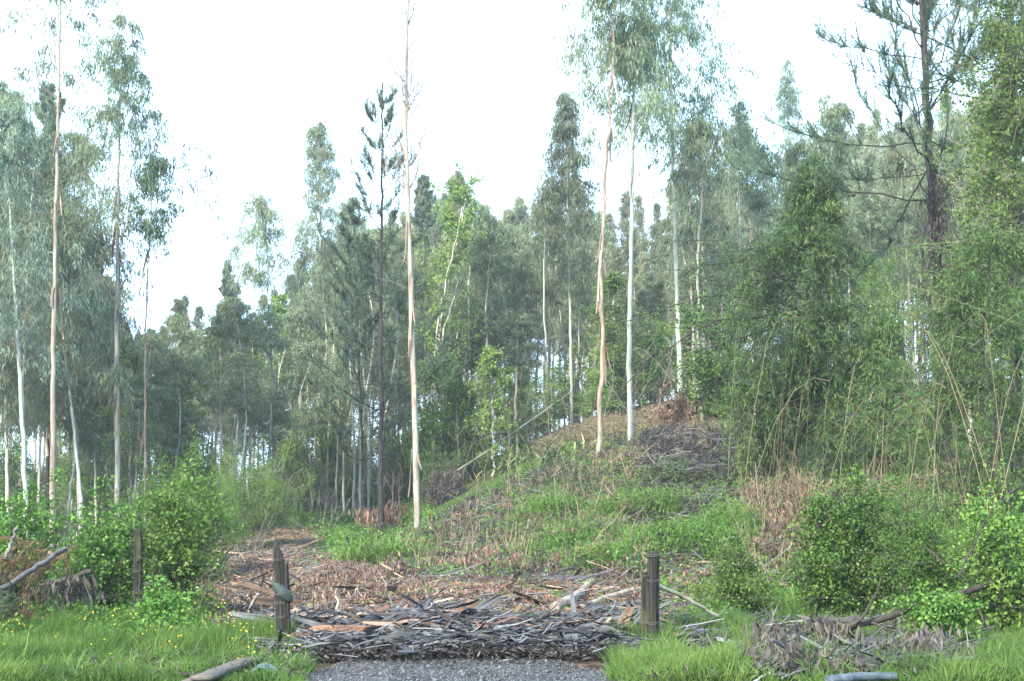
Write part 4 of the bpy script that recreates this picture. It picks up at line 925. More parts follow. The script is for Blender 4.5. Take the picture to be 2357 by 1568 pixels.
# straw-coloured grass
b = Buf()
dryw = lambda px, py: np.maximum(np.maximum(box(1180, 1680, 925, 1065, 40, 25)(px, py), box(2040, 2420, 1060, 1190, 60, 25)(px, py)), .5 * box(1460, 1800, 980, 1110, 40, 20)(px, py)) * (.1 + .9 * (vn(px, py * 2, 40, 11) > .4))
p = scatter(rng, 30000, 1150, 2420, 26, 64, dryw)
blades(b, rng, p, rng.uniform(.25, .8, len(p)), .018, lean=.9, droop=.5)
p = scatter(rng, 450, 950, 1500, 26, 50, None); blades(b, rng, p, rng.uniform(.3, .9, len(p)), .02, lean=.25, droop=.1)
p = scatter(rng, 900, 1700, 2060, 24, 40, None); blades(b, rng, p, rng.uniform(.3, .9, len(p)), .02, lean=.25, droop=.1)
tag(b.obj('dry_grass', M['dry']), 'straw-coloured dry grass lying over the crest of the mound and slope', 'grass', kind='stuff')
# buttercups
b = Buf(); p = scatter(rng, 150, -30, 700, 14.5, 19.2, lambda px, py: sstep(edgeL(py), edgeL(py) - 40, px) * sstep(1415, 1440, py) * (.12 + .88 * (vn(px, py, 55, 12) > .52)))
n = len(p); c = p + np.stack([rng.normal(size=n) * .03, rng.normal(size=n) * .03, rng.uniform(.2, .48, n)], -1)
nd = norm(np.stack([rng.normal(size=n) * .4, -.5 + rng.normal(size=n) * .4, np.full(n, .8)], -1))
for k in range(5):
    a = k * 2 * math.pi / 5; s1 = norm(np.cross(nd, [1., 0, .1])); s2 = np.cross(nd, s1)
    leaves(b, c, s1 * math.cos(a) + s2 * math.sin(a) + nd * .35, .013, .012, rng.random(n), rng, fold=0, droop=0)
tag(b.obj('buttercups', M['flower']), 'small yellow buttercups dotted through the grass of the left verge', 'flowers', kind='stuff')

# leafy weeds
b = Buf()
def weeds(n, x0, x1, D0, D1, w, m, hh, LL, LW):
    p = scatter(rng, n, x0, x1, D0, D1, w); n = len(p); h = rng.uniform(.3, 1, n) * hh
    lp = np.repeat(p, m, 0) + rng.normal(size=(n * m, 3)) * np.array([.11, .11, 0]) * (hh / .3); lp[:, 2] += rng.random(n * m) * np.repeat(h, m)
    leaves(b, lp, rng.normal(size=(n * m, 3)) * .7 + [0, 0, .35], LL * rng.uniform(.6, 1.3, n * m), LW, clumprnd(rng, n, m), rng)
weeds(900, -40, 620, 17.5, 24, lambda px, py: sstep(490, 440, px) * sstep(1330, 1370, py) , 26, .45, .07, .045)
weeds(1500, 880, 1500, 25, 52, lambda px, py: .35 + .65 * (vn(px, py * 2, 45, 13) > .5), 14, .35, .09, .05)
weeds(700, 1500, 2400, 18, 30, lambda px, py: (.2 + .8 * (vn(px, py * 2, 45, 14) > .55)), 18, .35, .07, .045)
weeds(1400, -40, 1000, 34, 62, lambda px, py: .6 * np.maximum(sstep(1215, 1195, py), np.maximum(px < 430, (px > 720) * .3)), 18, .7, .11, .06)
weeds(700, 1640, 2400, 30, 52, lambda px, py: .6 + 0 * px, 18, .5, .10, .05)
weeds(120, 690, 1500, 17.2, 25, None, 14, .2, .06, .04)
tag(b.obj('weeds', M['bramble']), 'low leafy green weeds sprouting between grass and debris', 'weeds', kind='stuff')

# ------------------------------------------------------------------ shed bark, sticks and dead leaves
pile = lambda px, py: sstep(560, 720, px + (1520 - py) * .6) * sstep(1640, 1500, px) * sstep(1428, 1458, py + 12 * np.sin(px / 70)) * sstep(1531, 1519, py + 5 * np.sin(px / 40))
slopeB = lambda px, py: np.maximum(sstep(455, 520, px) * sstep(1680, 1600, px) * sstep(1286, 1310, py + 10 * np.sin(px / 50)) * sstep(1450, 1430, py), sstep(420, 500, px) * sstep(760, 690, px) * sstep(1195, 1230, py) * sstep(1480, 1450, py - (px - 500) * .25))
rightD = lambda px, py: sstep(1600, 1680, px) * sstep(2230, 2150, px) * sstep(1425, 1450, py)
b = Buf()
p = scatter(rng, 80000, 430, 1700, 17.0, 54, slopeB)
leaves(b, p + np.array([0, 0, .01]) + rng.random((len(p), 1)) * [0, 0, .07], rng.normal(size=p.shape) * [1, 1, .35], rng.uniform(.07, .16, len(p)), .026, np.clip(vn(p[:, 0], p[:, 1], .7, 15) * .5 + rng.random(len(p)) * .6, 0, 1), rng, fold=.2, droop=0)
p = scatter(rng, 34000, 880, 1800, 24, 50, lambda px, py: (vn(px, py * 2, 45, 16) > .42) * 1.)
leaves(b, p + [0, 0, .02], rng.normal(size=p.shape) * [1, 1, .5], rng.uniform(.08, .2, len(p)), .035, rng.random(len(p)) * .8, rng, fold=.2, droop=0)
p = scatter(rng, 16000, 1700, 2080, 22, 36, lambda px, py: box(1690, 2080, 1110, 1320, 70, 40)(px, py) * (vn(px, py * 2, 26, 33) > .38))
leaves(b, p + [0, 0, .02], rng.normal(size=p.shape) * [.9, .9, .6], rng.uniform(.1, .28, len(p)), .035, rng.random(len(p)) * .8, rng, fold=.2, droop=0)
tag(b.obj('leaf_litter', M['dryleaf']), 'brown and tan dead gum leaves littering the bare slope', 'dead leaves', kind='stuff')
b = Buf()
p = scatter(rng, 32000, 560, 1660, 16.9, 20.2, pile)
leaves(b, p + rng.random((len(p), 1)) * [0, 0, .12], rng.normal(size=p.shape) * [1, 1, .4], rng.uniform(.06, .2, len(p)), .03, rng.random(len(p)) * .8, rng, fold=.25, droop=0)
p = scatter(rng, 22000, 1600, 2260, 15, 19.5, rightD)
leaves(b, p + rng.random((len(p), 1)) * [0, 0, .1], rng.normal(size=p.shape) * [1, 1, .5], rng.uniform(.07, .2, len(p)), .035, rng.random(len(p)), rng, fold=.25, droop=0)
p = scatter(rng, 26000, 900, 1800, 25, 52, lambda px, py: (vn(px, py * 2.5, 32, 27) > .53) * 1.)
leaves(b, p + rng.random((len(p), 1)) * [0, 0, .25], rng.normal(size=p.shape) * [1, 1, .7], rng.uniform(.1, .3, len(p)), .03, rng.random(len(p)) * .7, rng, fold=.25, droop=0)
p = scatter(rng, 22000, 1460, 1780, 36, 52, (lambda px, py: box(1440, 1790, 1000, 1135, 110, 40)(px, py) * (vn(px, py * 2, 22, 51) > .4)))
leaves(b, p + rng.random((len(p), 1)) * [0, 0, .3], rng.normal(size=p.shape) * [1, 1, .5], rng.uniform(.1, .3, len(p)), .035, rng.random(len(p)) * .7, rng, fold=.25, droop=0)
tag(b.obj('dark_leaf_litter', M['dryleaf_grey']), 'dark grey rotting leaves and chips under the bark pile', 'dead leaves', kind='stuff')
# hanging sprays of dry leaves on broken twigs
def sprays(n, x0, x1, D0, D1, w, hh, m, LL, LW, bb, tw, rr=.08):
    p = scatter(rng, n, x0, x1, D0, D1, w); n = len(p); top = p + np.stack([rng.normal(size=n) * .1, rng.normal(size=n) * .1, rng.uniform(.5, 1, n) * hh], -1)
    tubes(tw, np.stack([p, (p + top) / 2 + rng.normal(size=p.shape) * .02, top, top + rng.normal(size=p.shape) * .08], 1), .005, 3, .5)
    lp = np.repeat(top, m, 0) + rng.normal(size=(n * m, 3)) * rr * [1, 1, .55]
    leaves(bb, lp, rng.normal(size=(n * m, 3)) * .33 + [0, 0, -1], LL * rng.uniform(.7, 1.3, n * m), LW, np.clip(clumprnd(rng, n, m), 0, 1), rng, fold=.15, droop=0)
b = Buf(); tw = Buf()
sprays(420, 480, 1680, 18.5, 34, lambda px, py: slopeB(px, py) * (vn(px, py * 2, 70, 17) > .52), .24, 14, .10, .022, b, tw)
sprays(420, 900, 1500, 25, 46, None, .4, 12, .15, .03, b, tw)
sprays(170, 1690, 1930, 24, 36, lambda px, py: box(1690, 1930, 1110, 1320, 70, 40)(px, py) * (vn(px, py * 2, 26, 33) > .45), .4, 12, .17, .03, b, tw, .14)
sprays(70, 825, 930, 56, 58, lambda px, py: sstep(60, 20, np.abs(px - 880)), 1.0, 10, .3, .06, b, tw, .2)
tag(b.obj('dead_leaf_sprays', M['dryleaf']), 'tan dead leaves hanging in sprays from broken twigs on the slope', 'dead leaves', kind='stuff')
b = Buf()
sprays(60, 1640, 2180, 15.2, 18.2, lambda px, py: rightD(px, py) * (vn(px, py, 70, 19) > .45), .36, 16, .19, .036, b, tw, .13)
tag(b.obj('dark_leaf_sprays', M['dryleaf_grey']), 'large grey-brown dead leaves drooping in bunches at lower right', 'dead leaves', kind='stuff')
# sticks
def sticks(n, x0, x1, D0, D1, w, L, r, tilt, bb, yaw=(0.12, .85), lift=.05, k=4):
    p = scatter(rng, n, x0, x1, D0, D1, w); n = len(p); a = rng.normal(size=n) * yaw[1] + yaw[0]; ls = rng.uniform(*L, n); tl = rng.normal(size=n) * tilt
    d = np.stack([np.cos(a) * np.cos(tl), np.sin(a) * np.cos(tl), np.sin(np.abs(tl))], -1)
    q = np.linspace(-.5, .5, 5)[None, :, None]; pp = p[:, None] + d[:, None] * ls[:, None, None] * (q + np.where(tilt > .5, .5, 0)) + rng.normal(size=(n, 5, 3)) * .02
    gz = height(pp[..., 0], pp[..., 1]); pp[..., 2] = np.maximum(pp[..., 2], gz + .01) + (rng.random(n) * lift)[:, None]
    tubes(bb, pp, rng.uniform(*r, (n, 1)) * np.linspace(1, .5, 5)[None], k, rng.random(n))
b = Buf()
sticks(650, 560, 1660, 17., 20.2, pile, (.2, 1.2), (.003, .016), .3, b, lift=.2, yaw=(.1, .9))
sticks(3000, 440, 1700, 18.5, 46, slopeB, (.25, 1.5), (.004, .014), .2, b)
sticks(2600, 880, 2100, 24, 50, None, (.4, 2.0), (.006, .014), .25, b, yaw=(.1, .9), lift=.1)
sticks(600, 1600, 2250, 15, 21, None, (.3, 1.4), (.005, .013), .25, b, lift=.12)
sticks(170, 1480, 1780, 38, 52, box(1480, 1770, 1010, 1120), (.4, 1.6), (.008, .02), .45, b, yaw=(.2, 1.3), lift=.35)
for part, m_, nm, lb in [(b, 'bark_grey', 'sticks', 'thin grey sticks and twigs strewn over pile and slope')]:
    tag(b.obj(nm, M[m_]), lb, 'sticks', kind='stuff')
tag(tw.obj('broken_twigs', M['twig']), 'thin broken twigs standing among the dead leaves', 'twigs', kind='stuff')
b = Buf()
sticks(1100, 440, 1700, 18.2, 34, slopeB, (.15, .8), (.005, .014), .2, b, k=3)
sticks(170, 950, 1500, 27, 48, None, (.5, 1.5), (.006, .014), 1.3, b, yaw=(0, 3))
sticks(60, 1700, 2050, 25, 36, None, (.6, 1.8), (.006, .012), 1.4, b, yaw=(0, 3))
tag(b.obj('dead_stalks', M['dry']), 'pale dead stalks, some standing upright in the green slope', 'stalks', kind='stuff')

def ribbons(n, x0, x1, D0, D1, w, L, Wd, bb, yaw=(.12, .8), lift=.15, tilt=.25):
    p = scatter(rng, n, x0, x1, D0, D1, w); n = len(p); a = rng.normal(size=n) * yaw[1] + yaw[0]; ls = rng.uniform(*L, n) ; tl = rng.normal(size=n) * tilt
    d = np.stack([np.cos(a) * np.cos(tl), np.sin(a) * np.cos(tl), np.sin(tl)], -1); s = norm(np.cross(d, rng.normal(size=(n, 3)) * [.6, .6, .6] + [0, -.4, 1])); q = np.linspace(-.5, .5, 5)[None, :, None]
    c = p[:, None] + d[:, None] * ls[:, None, None] * q; c[..., 2] = np.maximum(c[..., 2] + rng.normal(size=(n, 5)) * .012, height(c[..., 0], c[..., 1]) + .01) + (rng.random(n) * lift)[:, None]
    w_ = (rng.uniform(*Wd, n)[:, None] * (1 - .5 * np.abs(np.linspace(-1, 1, 5)) ** 2)[None] * rng.uniform(.7, 1.2, (n, 5)))[..., None]; nr = np.cross(s, d)[:, None]
    v = np.stack([c - s[:, None] * w_, c + nr * w_ * .6, c + s[:, None] * w_], 2).reshape(n, 15, 3); tri = []
    for i in range(4):
        for j in (0, 1): k_ = i * 3 + j; tri += [[k_, k_ + 1, k_ + 4], [k_, k_ + 4, k_ + 3]]
    bb.add(v, (np.array(tri)[None] + (np.arange(n) * 15)[:, None, None]).reshape(-1, 3), np.repeat(rng.random(n), 15))
b = Buf(); ribbons(2600, 560, 1660, 17., 20.2, pile, (.12, .7), (.008, .035), b, lift=.2)
ribbons(500, 1620, 2240, 15, 19, rightD, (.2, .8), (.01, .035), b)
ribbons(1000, 900, 1760, 26, 50, None, (.3, 1.2), (.012, .04), b, lift=.05)
tag(b.obj('dark_bark_litter', M['bark_grey']), 'dark grey bark flakes and ribbons piled beside the gravel', 'bark', kind='stuff')
b = Buf(); ribbons(2000, 440, 1700, 18.2, 40, slopeB, (.15, .9), (.008, .035), b, lift=.06, tilt=.15)
ribbons(450, 600, 1660, 17.4, 20, pile, (.15, .8), (.01, .04), b, lift=.2)
ribbons(1100, 900, 1900, 24, 48, None, (.2, 1.1), (.01, .035), b, lift=.04)
tag(b.obj('brown_bark_litter', M['bark_brown']), 'reddish-brown bark flakes and ribbons strewn over the leafy slope', 'bark', kind='stuff')
# litter straying on to the gravel and verges
b = Buf(); n = 1500; Y = 17.1 - np.abs(rng.normal(size=n)) * .7; t = rng.random(n); X = road_left(Y) * (1 - t) + road_right(Y) * t; p = np.stack([X, Y, height(X, Y) + .014], -1)
leaves(b, p, rng.normal(size=p.shape) * [1, 1, .12], rng.uniform(.03, .12, n), .014, rng.random(n) * .8, rng, fold=.15, droop=0)
p = scatter(rng, 3200, -40, 2420, 14.5, 18.5, lambda px, py: 1. * ((px < 700) | (px > 1430))); leaves(b, p + [0, 0, .05] + rng.random((len(p), 1)) * [0, 0, .12], rng.normal(size=p.shape) * [1, 1, .6], rng.uniform(.06, .18, len(p)), .02, rng.random(len(p)), rng, fold=.15, droop=0)
tag(b.obj('stray_leaves', M['dryleaf_grey']), 'scattered dead leaves and chips on the gravel edge and in the grass', 'dead leaves', kind='stuff')

# curled bark strips: the largest 290 one by one
def strip_mesh(seed, L, w, mat):
    r_ = np.random.default_rng(seed); b = Buf(); n = 7; k = 4
    t = np.linspace(-.5, .5, n); cx = t * L; cyy = np.sin(t * r_.uniform(1, 3) + r_.random()) * L * .05; cz = (t ** 2) * L * r_.uniform(-.1, .25)
    a = np.linspace(-1, 1, k) * r_.uniform(.5, 1.5); ww = w * (1 - .5 * np.abs(t * 2) ** 3) * r_.uniform(.85, 1.15, n); tw_ = t * r_.normal() * 1.1
    vs = []
    for off in (0, .007):
        yy = np.sin(a)[None] * (ww[:, None] * .5 + off); zz = (1 - np.cos(a))[None] * ww[:, None] * .5 - off
        y2 = yy * np.cos(tw_)[:, None] - zz * np.sin(tw_)[:, None]; z2 = yy * np.sin(tw_)[:, None] + zz * np.cos(tw_)[:, None]
        vs.append(np.stack([np.repeat(cx[:, None], k, 1) + (r_.random((n, k)) - .5) * .04 * L * (np.abs(t) > .45)[:, None], cyy[:, None] + y2, cz[:, None] + z2], -1).reshape(-1, 3))
    ii = (np.arange(n - 1)[:, None] * k + np.arange(k - 1)[None]).ravel(); f = np.concatenate([np.stack([ii, ii + k, ii + k + 1], -1), np.stack([ii, ii + k + 1, ii + 1], -1)])
    e = np.arange(n - 1) * k; m_ = n * k
    side = np.concatenate([np.stack([e, e + m_, e + m_ + k], -1), np.stack([e, e + m_ + k, e + k], -1), np.stack([e + k - 1, e + 2 * k - 1, e + m_ + 2 * k - 1], -1), np.stack([e + k - 1, e + m_ + 2 * k - 1, e + m_ + k - 1], -1)])
    b.add(np.concatenate(vs), np.concatenate([f, f + m_, side]), np.repeat(np.clip(r_.random() + (r_.random(n * 2) - .5) * .5, 0, 1), k))
    return b.mesh('bark_strip', M[mat], smooth=False)
pb = [strip_mesh(400 + i, 1.0, [.04, .06, .09, .035, .07, .12, .05, .045][i], 'bark_brown') for i in range(8)]
pg = [strip_mesh(420 + i, 1.0, [.05, .08, .12, .05, .09, .14, .06, .07][i], 'bark_grey') for i in range(8)]
def strips(n, x0, x1, D0, D1, w, L, meshes, lab, grp, yaw=(.15, .8), lift=.16, tilt=.22):
    p = scatter(rng, n, x0, x1, D0, D1, w)
    for q in p:
        o = bpy.data.objects.new('bark_strip', meshes[int(rng.integers(len(meshes)))]); COL.objects.link(o)
        s = rng.uniform(*L); o.location = (q[0], q[1], q[2] + .02 + rng.random() * lift); o.scale = (s, rng.uniform(.8, 1.3) * min(1, .45 + s * .5), rng.uniform(.7, 1.2))
        o.rotation_euler = (rng.normal() * .7 + (math.pi if rng.random() < .5 else 0), rng.normal() * tilt, rng.normal() * yaw[1] + yaw[0])
        tag(o, lab, 'bark strip', grp)
strips(110, 600, 1600, 17.05, 19.4, pile, (.3, 1.3), pg, 'curled grey strip of shed bark in the dark pile beside the gravel', 'grey bark strips in the dark pile')
strips(45, 620, 1560, 17.4, 19.6, pile, (.4, 1.4), pb, 'brown strip of shed bark lying on the dark pile beside the gravel', 'brown bark strips on the dark pile')
strips(110, 560, 1660, 18.6, 27, slopeB, (.4, 1.9), pb, 'brown strip of shed bark among dead leaves above the dark pile', 'brown bark strips on the leafy slope', lift=.06)
strips(45, 450, 740, 19, 44, slopeB, (.5, 2.2), pb, 'long tan bark strip on the bare slope left of the capped post', 'bark strips on the bare left slope', yaw=(.35, .3), lift=.05)
strips(18, 1640, 2180, 15.2, 19, rightD, (.5, 1.4), pg, 'grey-brown bark strip among drooping dead leaves at lower right', 'bark strips at lower right')

# ------------------------------------------------------------------ logs and branches, one by one
def log(name, label, cat, pts, r, mat='log', k=10, n=14, taper=.75, seed=0, forks=(), wob=.012, ground=True):
    """pts: (px, py, lift) on the ground under that pixel, or (px, py, None, D) at depth D"""
    rg = np.random.default_rng(seed + 900)
    w = [P(q[0], q[1], q[3]) if len(q) > 3 else hit(q[0], q[1], q[2]) for q in pts]
    base = w[0]
    o = thing(name, label, cat, base) if forks else None
    b = Buf(); pth = smooth_path(np.array(w) - base, n, rg, wob)
    tubes(b, pth[None], (r * np.linspace(1, taper, n) * (1 + rg.normal(size=n) * .04))[None], k, .5, cap=True, rough=.08, rng=rg)
    if forks:
        b.obj('limb', M[mat], o, smooth=True)
        for fk in forks:
            w2 = [P(q[0], q[1], q[3]) if len(q) > 3 else hit(q[0], q[1], q[2]) for q in fk[0]]; b2 = Buf()
            pf = smooth_path(np.array(w2) - base, 9, rg, wob); tubes(b2, pf[None], (fk[1] * np.linspace(1, .4, 9))[None], 7, .5, cap=True); b2.obj('side_branch', M[mat], o, smooth=True)
        return o
    ob = b.obj(name, M[mat], smooth=True, loc=base)
    return tag(ob, label, cat)
log('leaning_log', 'long straight greenish log leaning up to the right against the gum row', 'log', [(1010, 1112, None, 57), (1120, 1040, None, 58), (1312, 905, None, 61)], .068, 'log_g', taper=.7)
log('fallen_log', 'dark straight log lying on top of the bark pile between the posts', 'log', [(1186, 1395, .06), (1390, 1414, .05)], .055)
log('fallen_log', 'short mossy log lying in dead leaves above the bark pile', 'log', [(1236, 1374, .05), (1290, 1352, .05), (1352, 1342, .05)], .04, 'log_g')
log('fallen_log', 'dark half-buried log at the upper edge of the leaf slope near the leafless gum', 'log', [(1040, 1322, .04), (1160, 1332, .04)], .07, 'darkstem')
log('fallen_log', 'short grey log beside the tangle of bark below the dark pine', 'log', [(740, 1318, .05), (800, 1322, .05)], .05)
log('fallen_branch', 'long grey branch resting in the fallen pine boughs at the left edge', 'branch', [(-20, 1372, None, 18.5), (60, 1320, None, 18.8), (150, 1262, None, 19.2)], .042, 'darklog')
log('fallen_branch', 'short dark log end poking out of the brambles left of the left-hand post', 'branch', [(95, 1350, None, 19.), (150, 1335, None, 19), (208, 1314, None, 19)], .045, 'darkstem')
log('wooden_stake', 'thin slanting grey stake at the far left edge above the pine boughs', 'stake', [(12, 1285, None, 19.5), (38, 1215, None, 19.6)], .03)
log('fallen_pole', 'long thin grey pole lying on the bare slope, upper of two', 'pole', [(450, 1292, .05), (560, 1276, .05), (690, 1262, .05)], .035)
log('fallen_pole', 'long thin grey pole lying on the bare slope, lower of two', 'pole', [(455, 1305, .05), (690, 1278, .05)], .035)
log('dark_branch', 'thin dark branch slanting up from the bare slope toward the feathery bush', 'branch', [(448, 1440, .05), (480, 1330, None, 20.5), (535, 1258, None, 22)], .014, 'darkstem')
log('split_stick', 'pale split stick standing slanted in the debris left of the capped post', 'stick', [(562, 1440, .0), (578, 1400, None, 19.2), (592, 1366, None, 19.1)], .03, 'dryw' if 'dryw' in M else 'gumbark')
log('split_stick', 'second shorter pale stick standing beside the slanted one in the debris', 'stick', [(562, 1425, .0), (567, 1370, None, 19.6)], .017, 'gumbark')
log('split_stick', 'pale forked stick standing upright in the middle of the bark slope', 'stick', [(781, 1456, .0), (777, 1410, None, 18.7), (773, 1355, None, 18.8)], .022, 'gumbark', forks=[([(783, 1430, None, 18.7), (788, 1456, None, 18.6)], .012)])
log('bark_slab', 'wide pale slab of bark slanting across the pile, left of the straight log', 'bark slab', [(835, 1444, .1), (930, 1416, .1), (1010, 1388, .08)], .05, 'peelwood' if 'peelwood' in M else 'gumbark_t')
log('bark_slab', 'broad tan slab of bark leaning up above the straight log', 'bark slab', [(1275, 1400, .1), (1330, 1370, .12), (1362, 1338, .12)], .075, 'gumbark_t')
log('bark_slab', 'long tan slab of bark pointing at the right-hand posts', 'bark slab', [(1340, 1400, .1), (1400, 1375, .1), (1475, 1355, .1)], .06, 'gumbark_t')
log('fallen_branch', 'pale dry branch lying low on the pile close to the gravel', 'branch', [(990, 1494, .05), (1035, 1485, .06), (1080, 1480, .05)], .025, 'gumbark')
log('fallen_branch', 'short pale stub of branch at the foot of the pile beside the gravel', 'branch', [(1255, 1508, .05), (1305, 1500, .08)], .045, 'gumbark_b')
log('fallen_branch', 'grey stick standing up from the foot of the pile near its middle', 'branch', [(1296, 1500, .05), (1301, 1452, None, 17.5)], .03, 'gumbark_b')
log('forked_branch', 'dark forked branch curving up from the grass in front of the round bush', 'branch', [(1940, 1462, .0), (1960, 1440, None, 17.3), (2030, 1425, None, 17.4), (2130, 1392, None, 17.6), (2230, 1360, None, 17.9), (2350, 1318, None, 18.3)], .05, 'darkstem', n=22,
    forks=[([(1958, 1442, None, 17.3), (1990, 1415, None, 17.2), (2012, 1372, None, 17.2), (2030, 1330, None, 17.2)], .022), ([(2000, 1428, None, 17.4), (2040, 1450, None, 17.1), (2070, 1452, None, 17.0)], .018), ([(2110, 1400, None, 17.6), (2090, 1370, None, 17.5), (2075, 1350, None, 17.5)], .014)])
log('fallen_branch', 'brown branch lying flat in the grass left of the forked branch', 'branch', [(1775, 1440, .08), (1850, 1442, .1), (1915, 1436, .1)], .032, 'log')
log('fallen_branch', 'thin pale branch just above the flat brown branch left of the round bush', 'branch', [(1700, 1468, .05), (1760, 1440, .15), (1850, 1428, .15)], .014, 'gumbark')
log('fallen_branch', 'long thin stick crossing the dead leaves at lower right', 'branch', [(1800, 1560, .1), (1880, 1530, .12), (1965, 1495, .12)], .016, 'log')
log('fallen_branch', 'pale stick slanting up from the bottom edge, right of the posts', 'branch', [(1735, 1570, .05), (1780, 1540, .1), (1815, 1520, .1)], .014, 'gumbark_b')
log('pale_log', 'smooth pale blue-grey log cut by the bottom edge at the right', 'log', [(1908, 1566, .1), (1980, 1558, .1), (2058, 1556, .1)], .055, 'metalpipe')
log('fallen_branch', 'dark bent branch crossing the leafy shrubs at the right edge', 'branch', [(2130, 1260, None, 18.5), (2215, 1330, None, 18.3), (2255, 1400, None, 18), (2270, 1500, None, 17.6)], .016, 'darkstem')
log('dark_branch', 'thin dark branch rising steeply above the right-hand shrubs', 'branch', [(2205, 1330, None, 17.6), (2245, 1240, None, 17.7), (2285, 1170, None, 17.8), (2357, 1110, None, 18)], .013, 'darkstem')
log('tree_stump', 'mossy grey post stump behind the dark round bush', 'stump', [(1923, 1185, .0), (1922, 1132, None, float(hit(1923, 1185)[1]))], .09, 'post', taper=.9)
log('tree_stump', 'small broken stump in the grass beside the foot of the dark pine', 'stump', [(802, 1262, 0), (798, 1236, None, float(hit(802, 1262)[1]))], .07, 'darkstem', taper=.6)
log('broken_rail', 'thin grey-green rail slanting down from the right-hand posts into the shrubs', 'rail', [(1512, 1346, None, 18.2), (1580, 1378, None, 18.4), (1650, 1418, None, 18.5)], .03, 'log_g')
# old plank
def boxobj(name, mat, c, ex, ey, ez, hx, hy, hz, parent=None, rough=.0, seed=0):
    r_ = np.random.default_rng(seed); b = Buf(); nx_ = 9
    t = np.linspace(-1, 1, nx_); prof_ = [(-1, -1), (1, -1), (1, 1), (-1, 1)]
    v = np.array([[c + ex * hx * q + ey * hy * (a + r_.normal() * rough) + ez * hz * (d_ + r_.normal() * rough) for a, d_ in prof_] for q in t]).reshape(-1, 3)
    tri = []
    for i in range(nx_ - 1):
        for j in range(4):
            a0, a1 = i * 4 + j, i * 4 + (j + 1) % 4; tri += [[a0, a1, a1 + 4], [a0, a1 + 4, a0 + 4]]
    tri += [[0, 2, 1], [0, 3, 2]]; e = (nx_ - 1) * 4; tri += [[e, e + 1, e + 2], [e, e + 2, e + 3]]
    b.add(v, tri, .5); return b.obj(name, mat, parent)
a_, c_ = hit(462, 1562, .12), hit(592, 1512, .16); ex = norm(c_ - a_); ey = norm(np.cross([0, -.35, 1.], ex)); ez = np.cross(ex, ey)
m0 = (a_ + c_) / 2
t = thing('weathered_plank', 'weathered grey plank lying in the grass at the bottom left of the driveway', 'plank', m0)
boxobj('plank_board', M['plank'], np.zeros(3), ex, ey, ez, float(np.linalg.norm(c_ - a_)) / 2, .10, .02, t, .07)
boxobj('plank_board', M['plank'], ey * .13 - ez * .045 - ex * .1, ex, ey, ez, float(np.linalg.norm(c_ - a_)) / 2.2, .06, .018, t, .07, 3)
# blue crumpled rag
g = hit(608, 1556, .05); b = Buf(); r_ = np.random.default_rng(6); n = 16
uu, vv = np.meshgrid(np.linspace(-1, 1, n), np.linspace(-1, 1, n)); z = .10 - .10 * uu ** 2 + (vn(uu, vv, .4, 31) - .5) * .09
b.add(np.stack([uu * .15 + vv * .03, vv * .11, z], -1), np.concatenate([np.stack([(q := (np.arange(n - 1)[:, None] * n + np.arange(n - 1)[None]).ravel()), q + 1, q + n + 1], -1), np.stack([q, q + n + 1, q + n], -1)]), .5)
o = b.obj('crumpled_sheet', M['bluerag'], smooth=True, loc=g); tag(o, 'crumpled faded blue sheet in the grass beside the driveway mouth', 'sheet')

# ------------------------------------------------------------------ fence posts
def post(name, label, px, pyb, pyt, r, seed, D=None, mat='post', slant=.06, lean=0, wires=(), split=0):
    g = hit(px, pyb) if D is None else G(px, D); D = g[1]; top = P(px + lean, pyt, D); hh = top[2] - g[2]; rg = np.random.default_rng(seed)
    t = thing(name, label, 'post', g); b = Buf(); k, n = 30, 34
    z = np.linspace(-.1, hh, n); th = np.arange(k) / k * 6.283
    sh = 1 + .14 * np.sin(th * 3 + seed) + .08 * np.sin(th * 7 + seed * 2)
    gro = 1 - .16 * (rg.random(k) > .7) - .05 * rg.random(k)
    rr = r * (1.08 - .12 * (z / hh))[:, None] * sh[None] * gro[None] * (1 + (vn(th[None] * 2 + 0 * z[:, None], z[:, None] * 4 + 0 * th[None], 1, seed % 20) - .5) * .22)
    pt = np.clip((z - (hh - .16)) / .16, 0, 1)[:, None] ** 1.5 * split
    cx_ = (top[0] - g[0]) * np.clip(z / hh, 0, 1)
    x_ = rr * np.cos(th)[None] * (1 - .75 * pt) - r * .5 * pt + cx_[:, None]; y_ = rr * np.sin(th)[None] * (1 - .5 * pt)
    zz = z[:, None] + np.zeros(k)[None]; zz[-1] += slant * np.cos(th) + rg.normal(size=k) * .022
    v = np.stack([x_, y_, zz], -1).reshape(-1, 3); v = np.concatenate([v, [v[-k:].mean(0) + [0, 0, .003]]])
    i = np.arange(n - 1)[:, None] * k; j = np.arange(k)[None]; j2 = (j + 1) % k
    tri = np.concatenate([np.stack([i + j, i + j2, i + k + j2], -1).reshape(-1, 3), np.stack([i + j, i + k + j2, i + k + j], -1).reshape(-1, 3), [[(n - 1) * k + c, (n - 1) * k + (c + 1) % k, n * k] for c in range(k)]])
    b.add(v, tri, .5); b.obj('shaft', M[mat], t)
    for wz in wires:
        b = Buf(); th2 = np.linspace(0, 13, 40); pw = np.stack([(r * 1.2) * np.cos(th2) + cx_[-1] * wz / hh, (r * 1.2) * np.sin(th2), wz + th2 * .003 + .02 * np.sin(th2)], -1); tubes(b, pw[None], .0028, 4, .5); b.obj('wire', M['wire'], t)
    return t, g, hh
tL, gL, hL = post('fence_post', 'weathered mossy fence post with a pointed top and a dark pad strapped to it', 652, 1506, 1250, .068, 2, lean=-14, wires=(.45, .62, 1.15), split=1)
post('fence_stake', 'thin dark stake standing right behind the post with the strapped pad', 666, 1504, 1300, .032, 5, mat='pinebark', slant=.02, lean=-8, wires=(.4,))
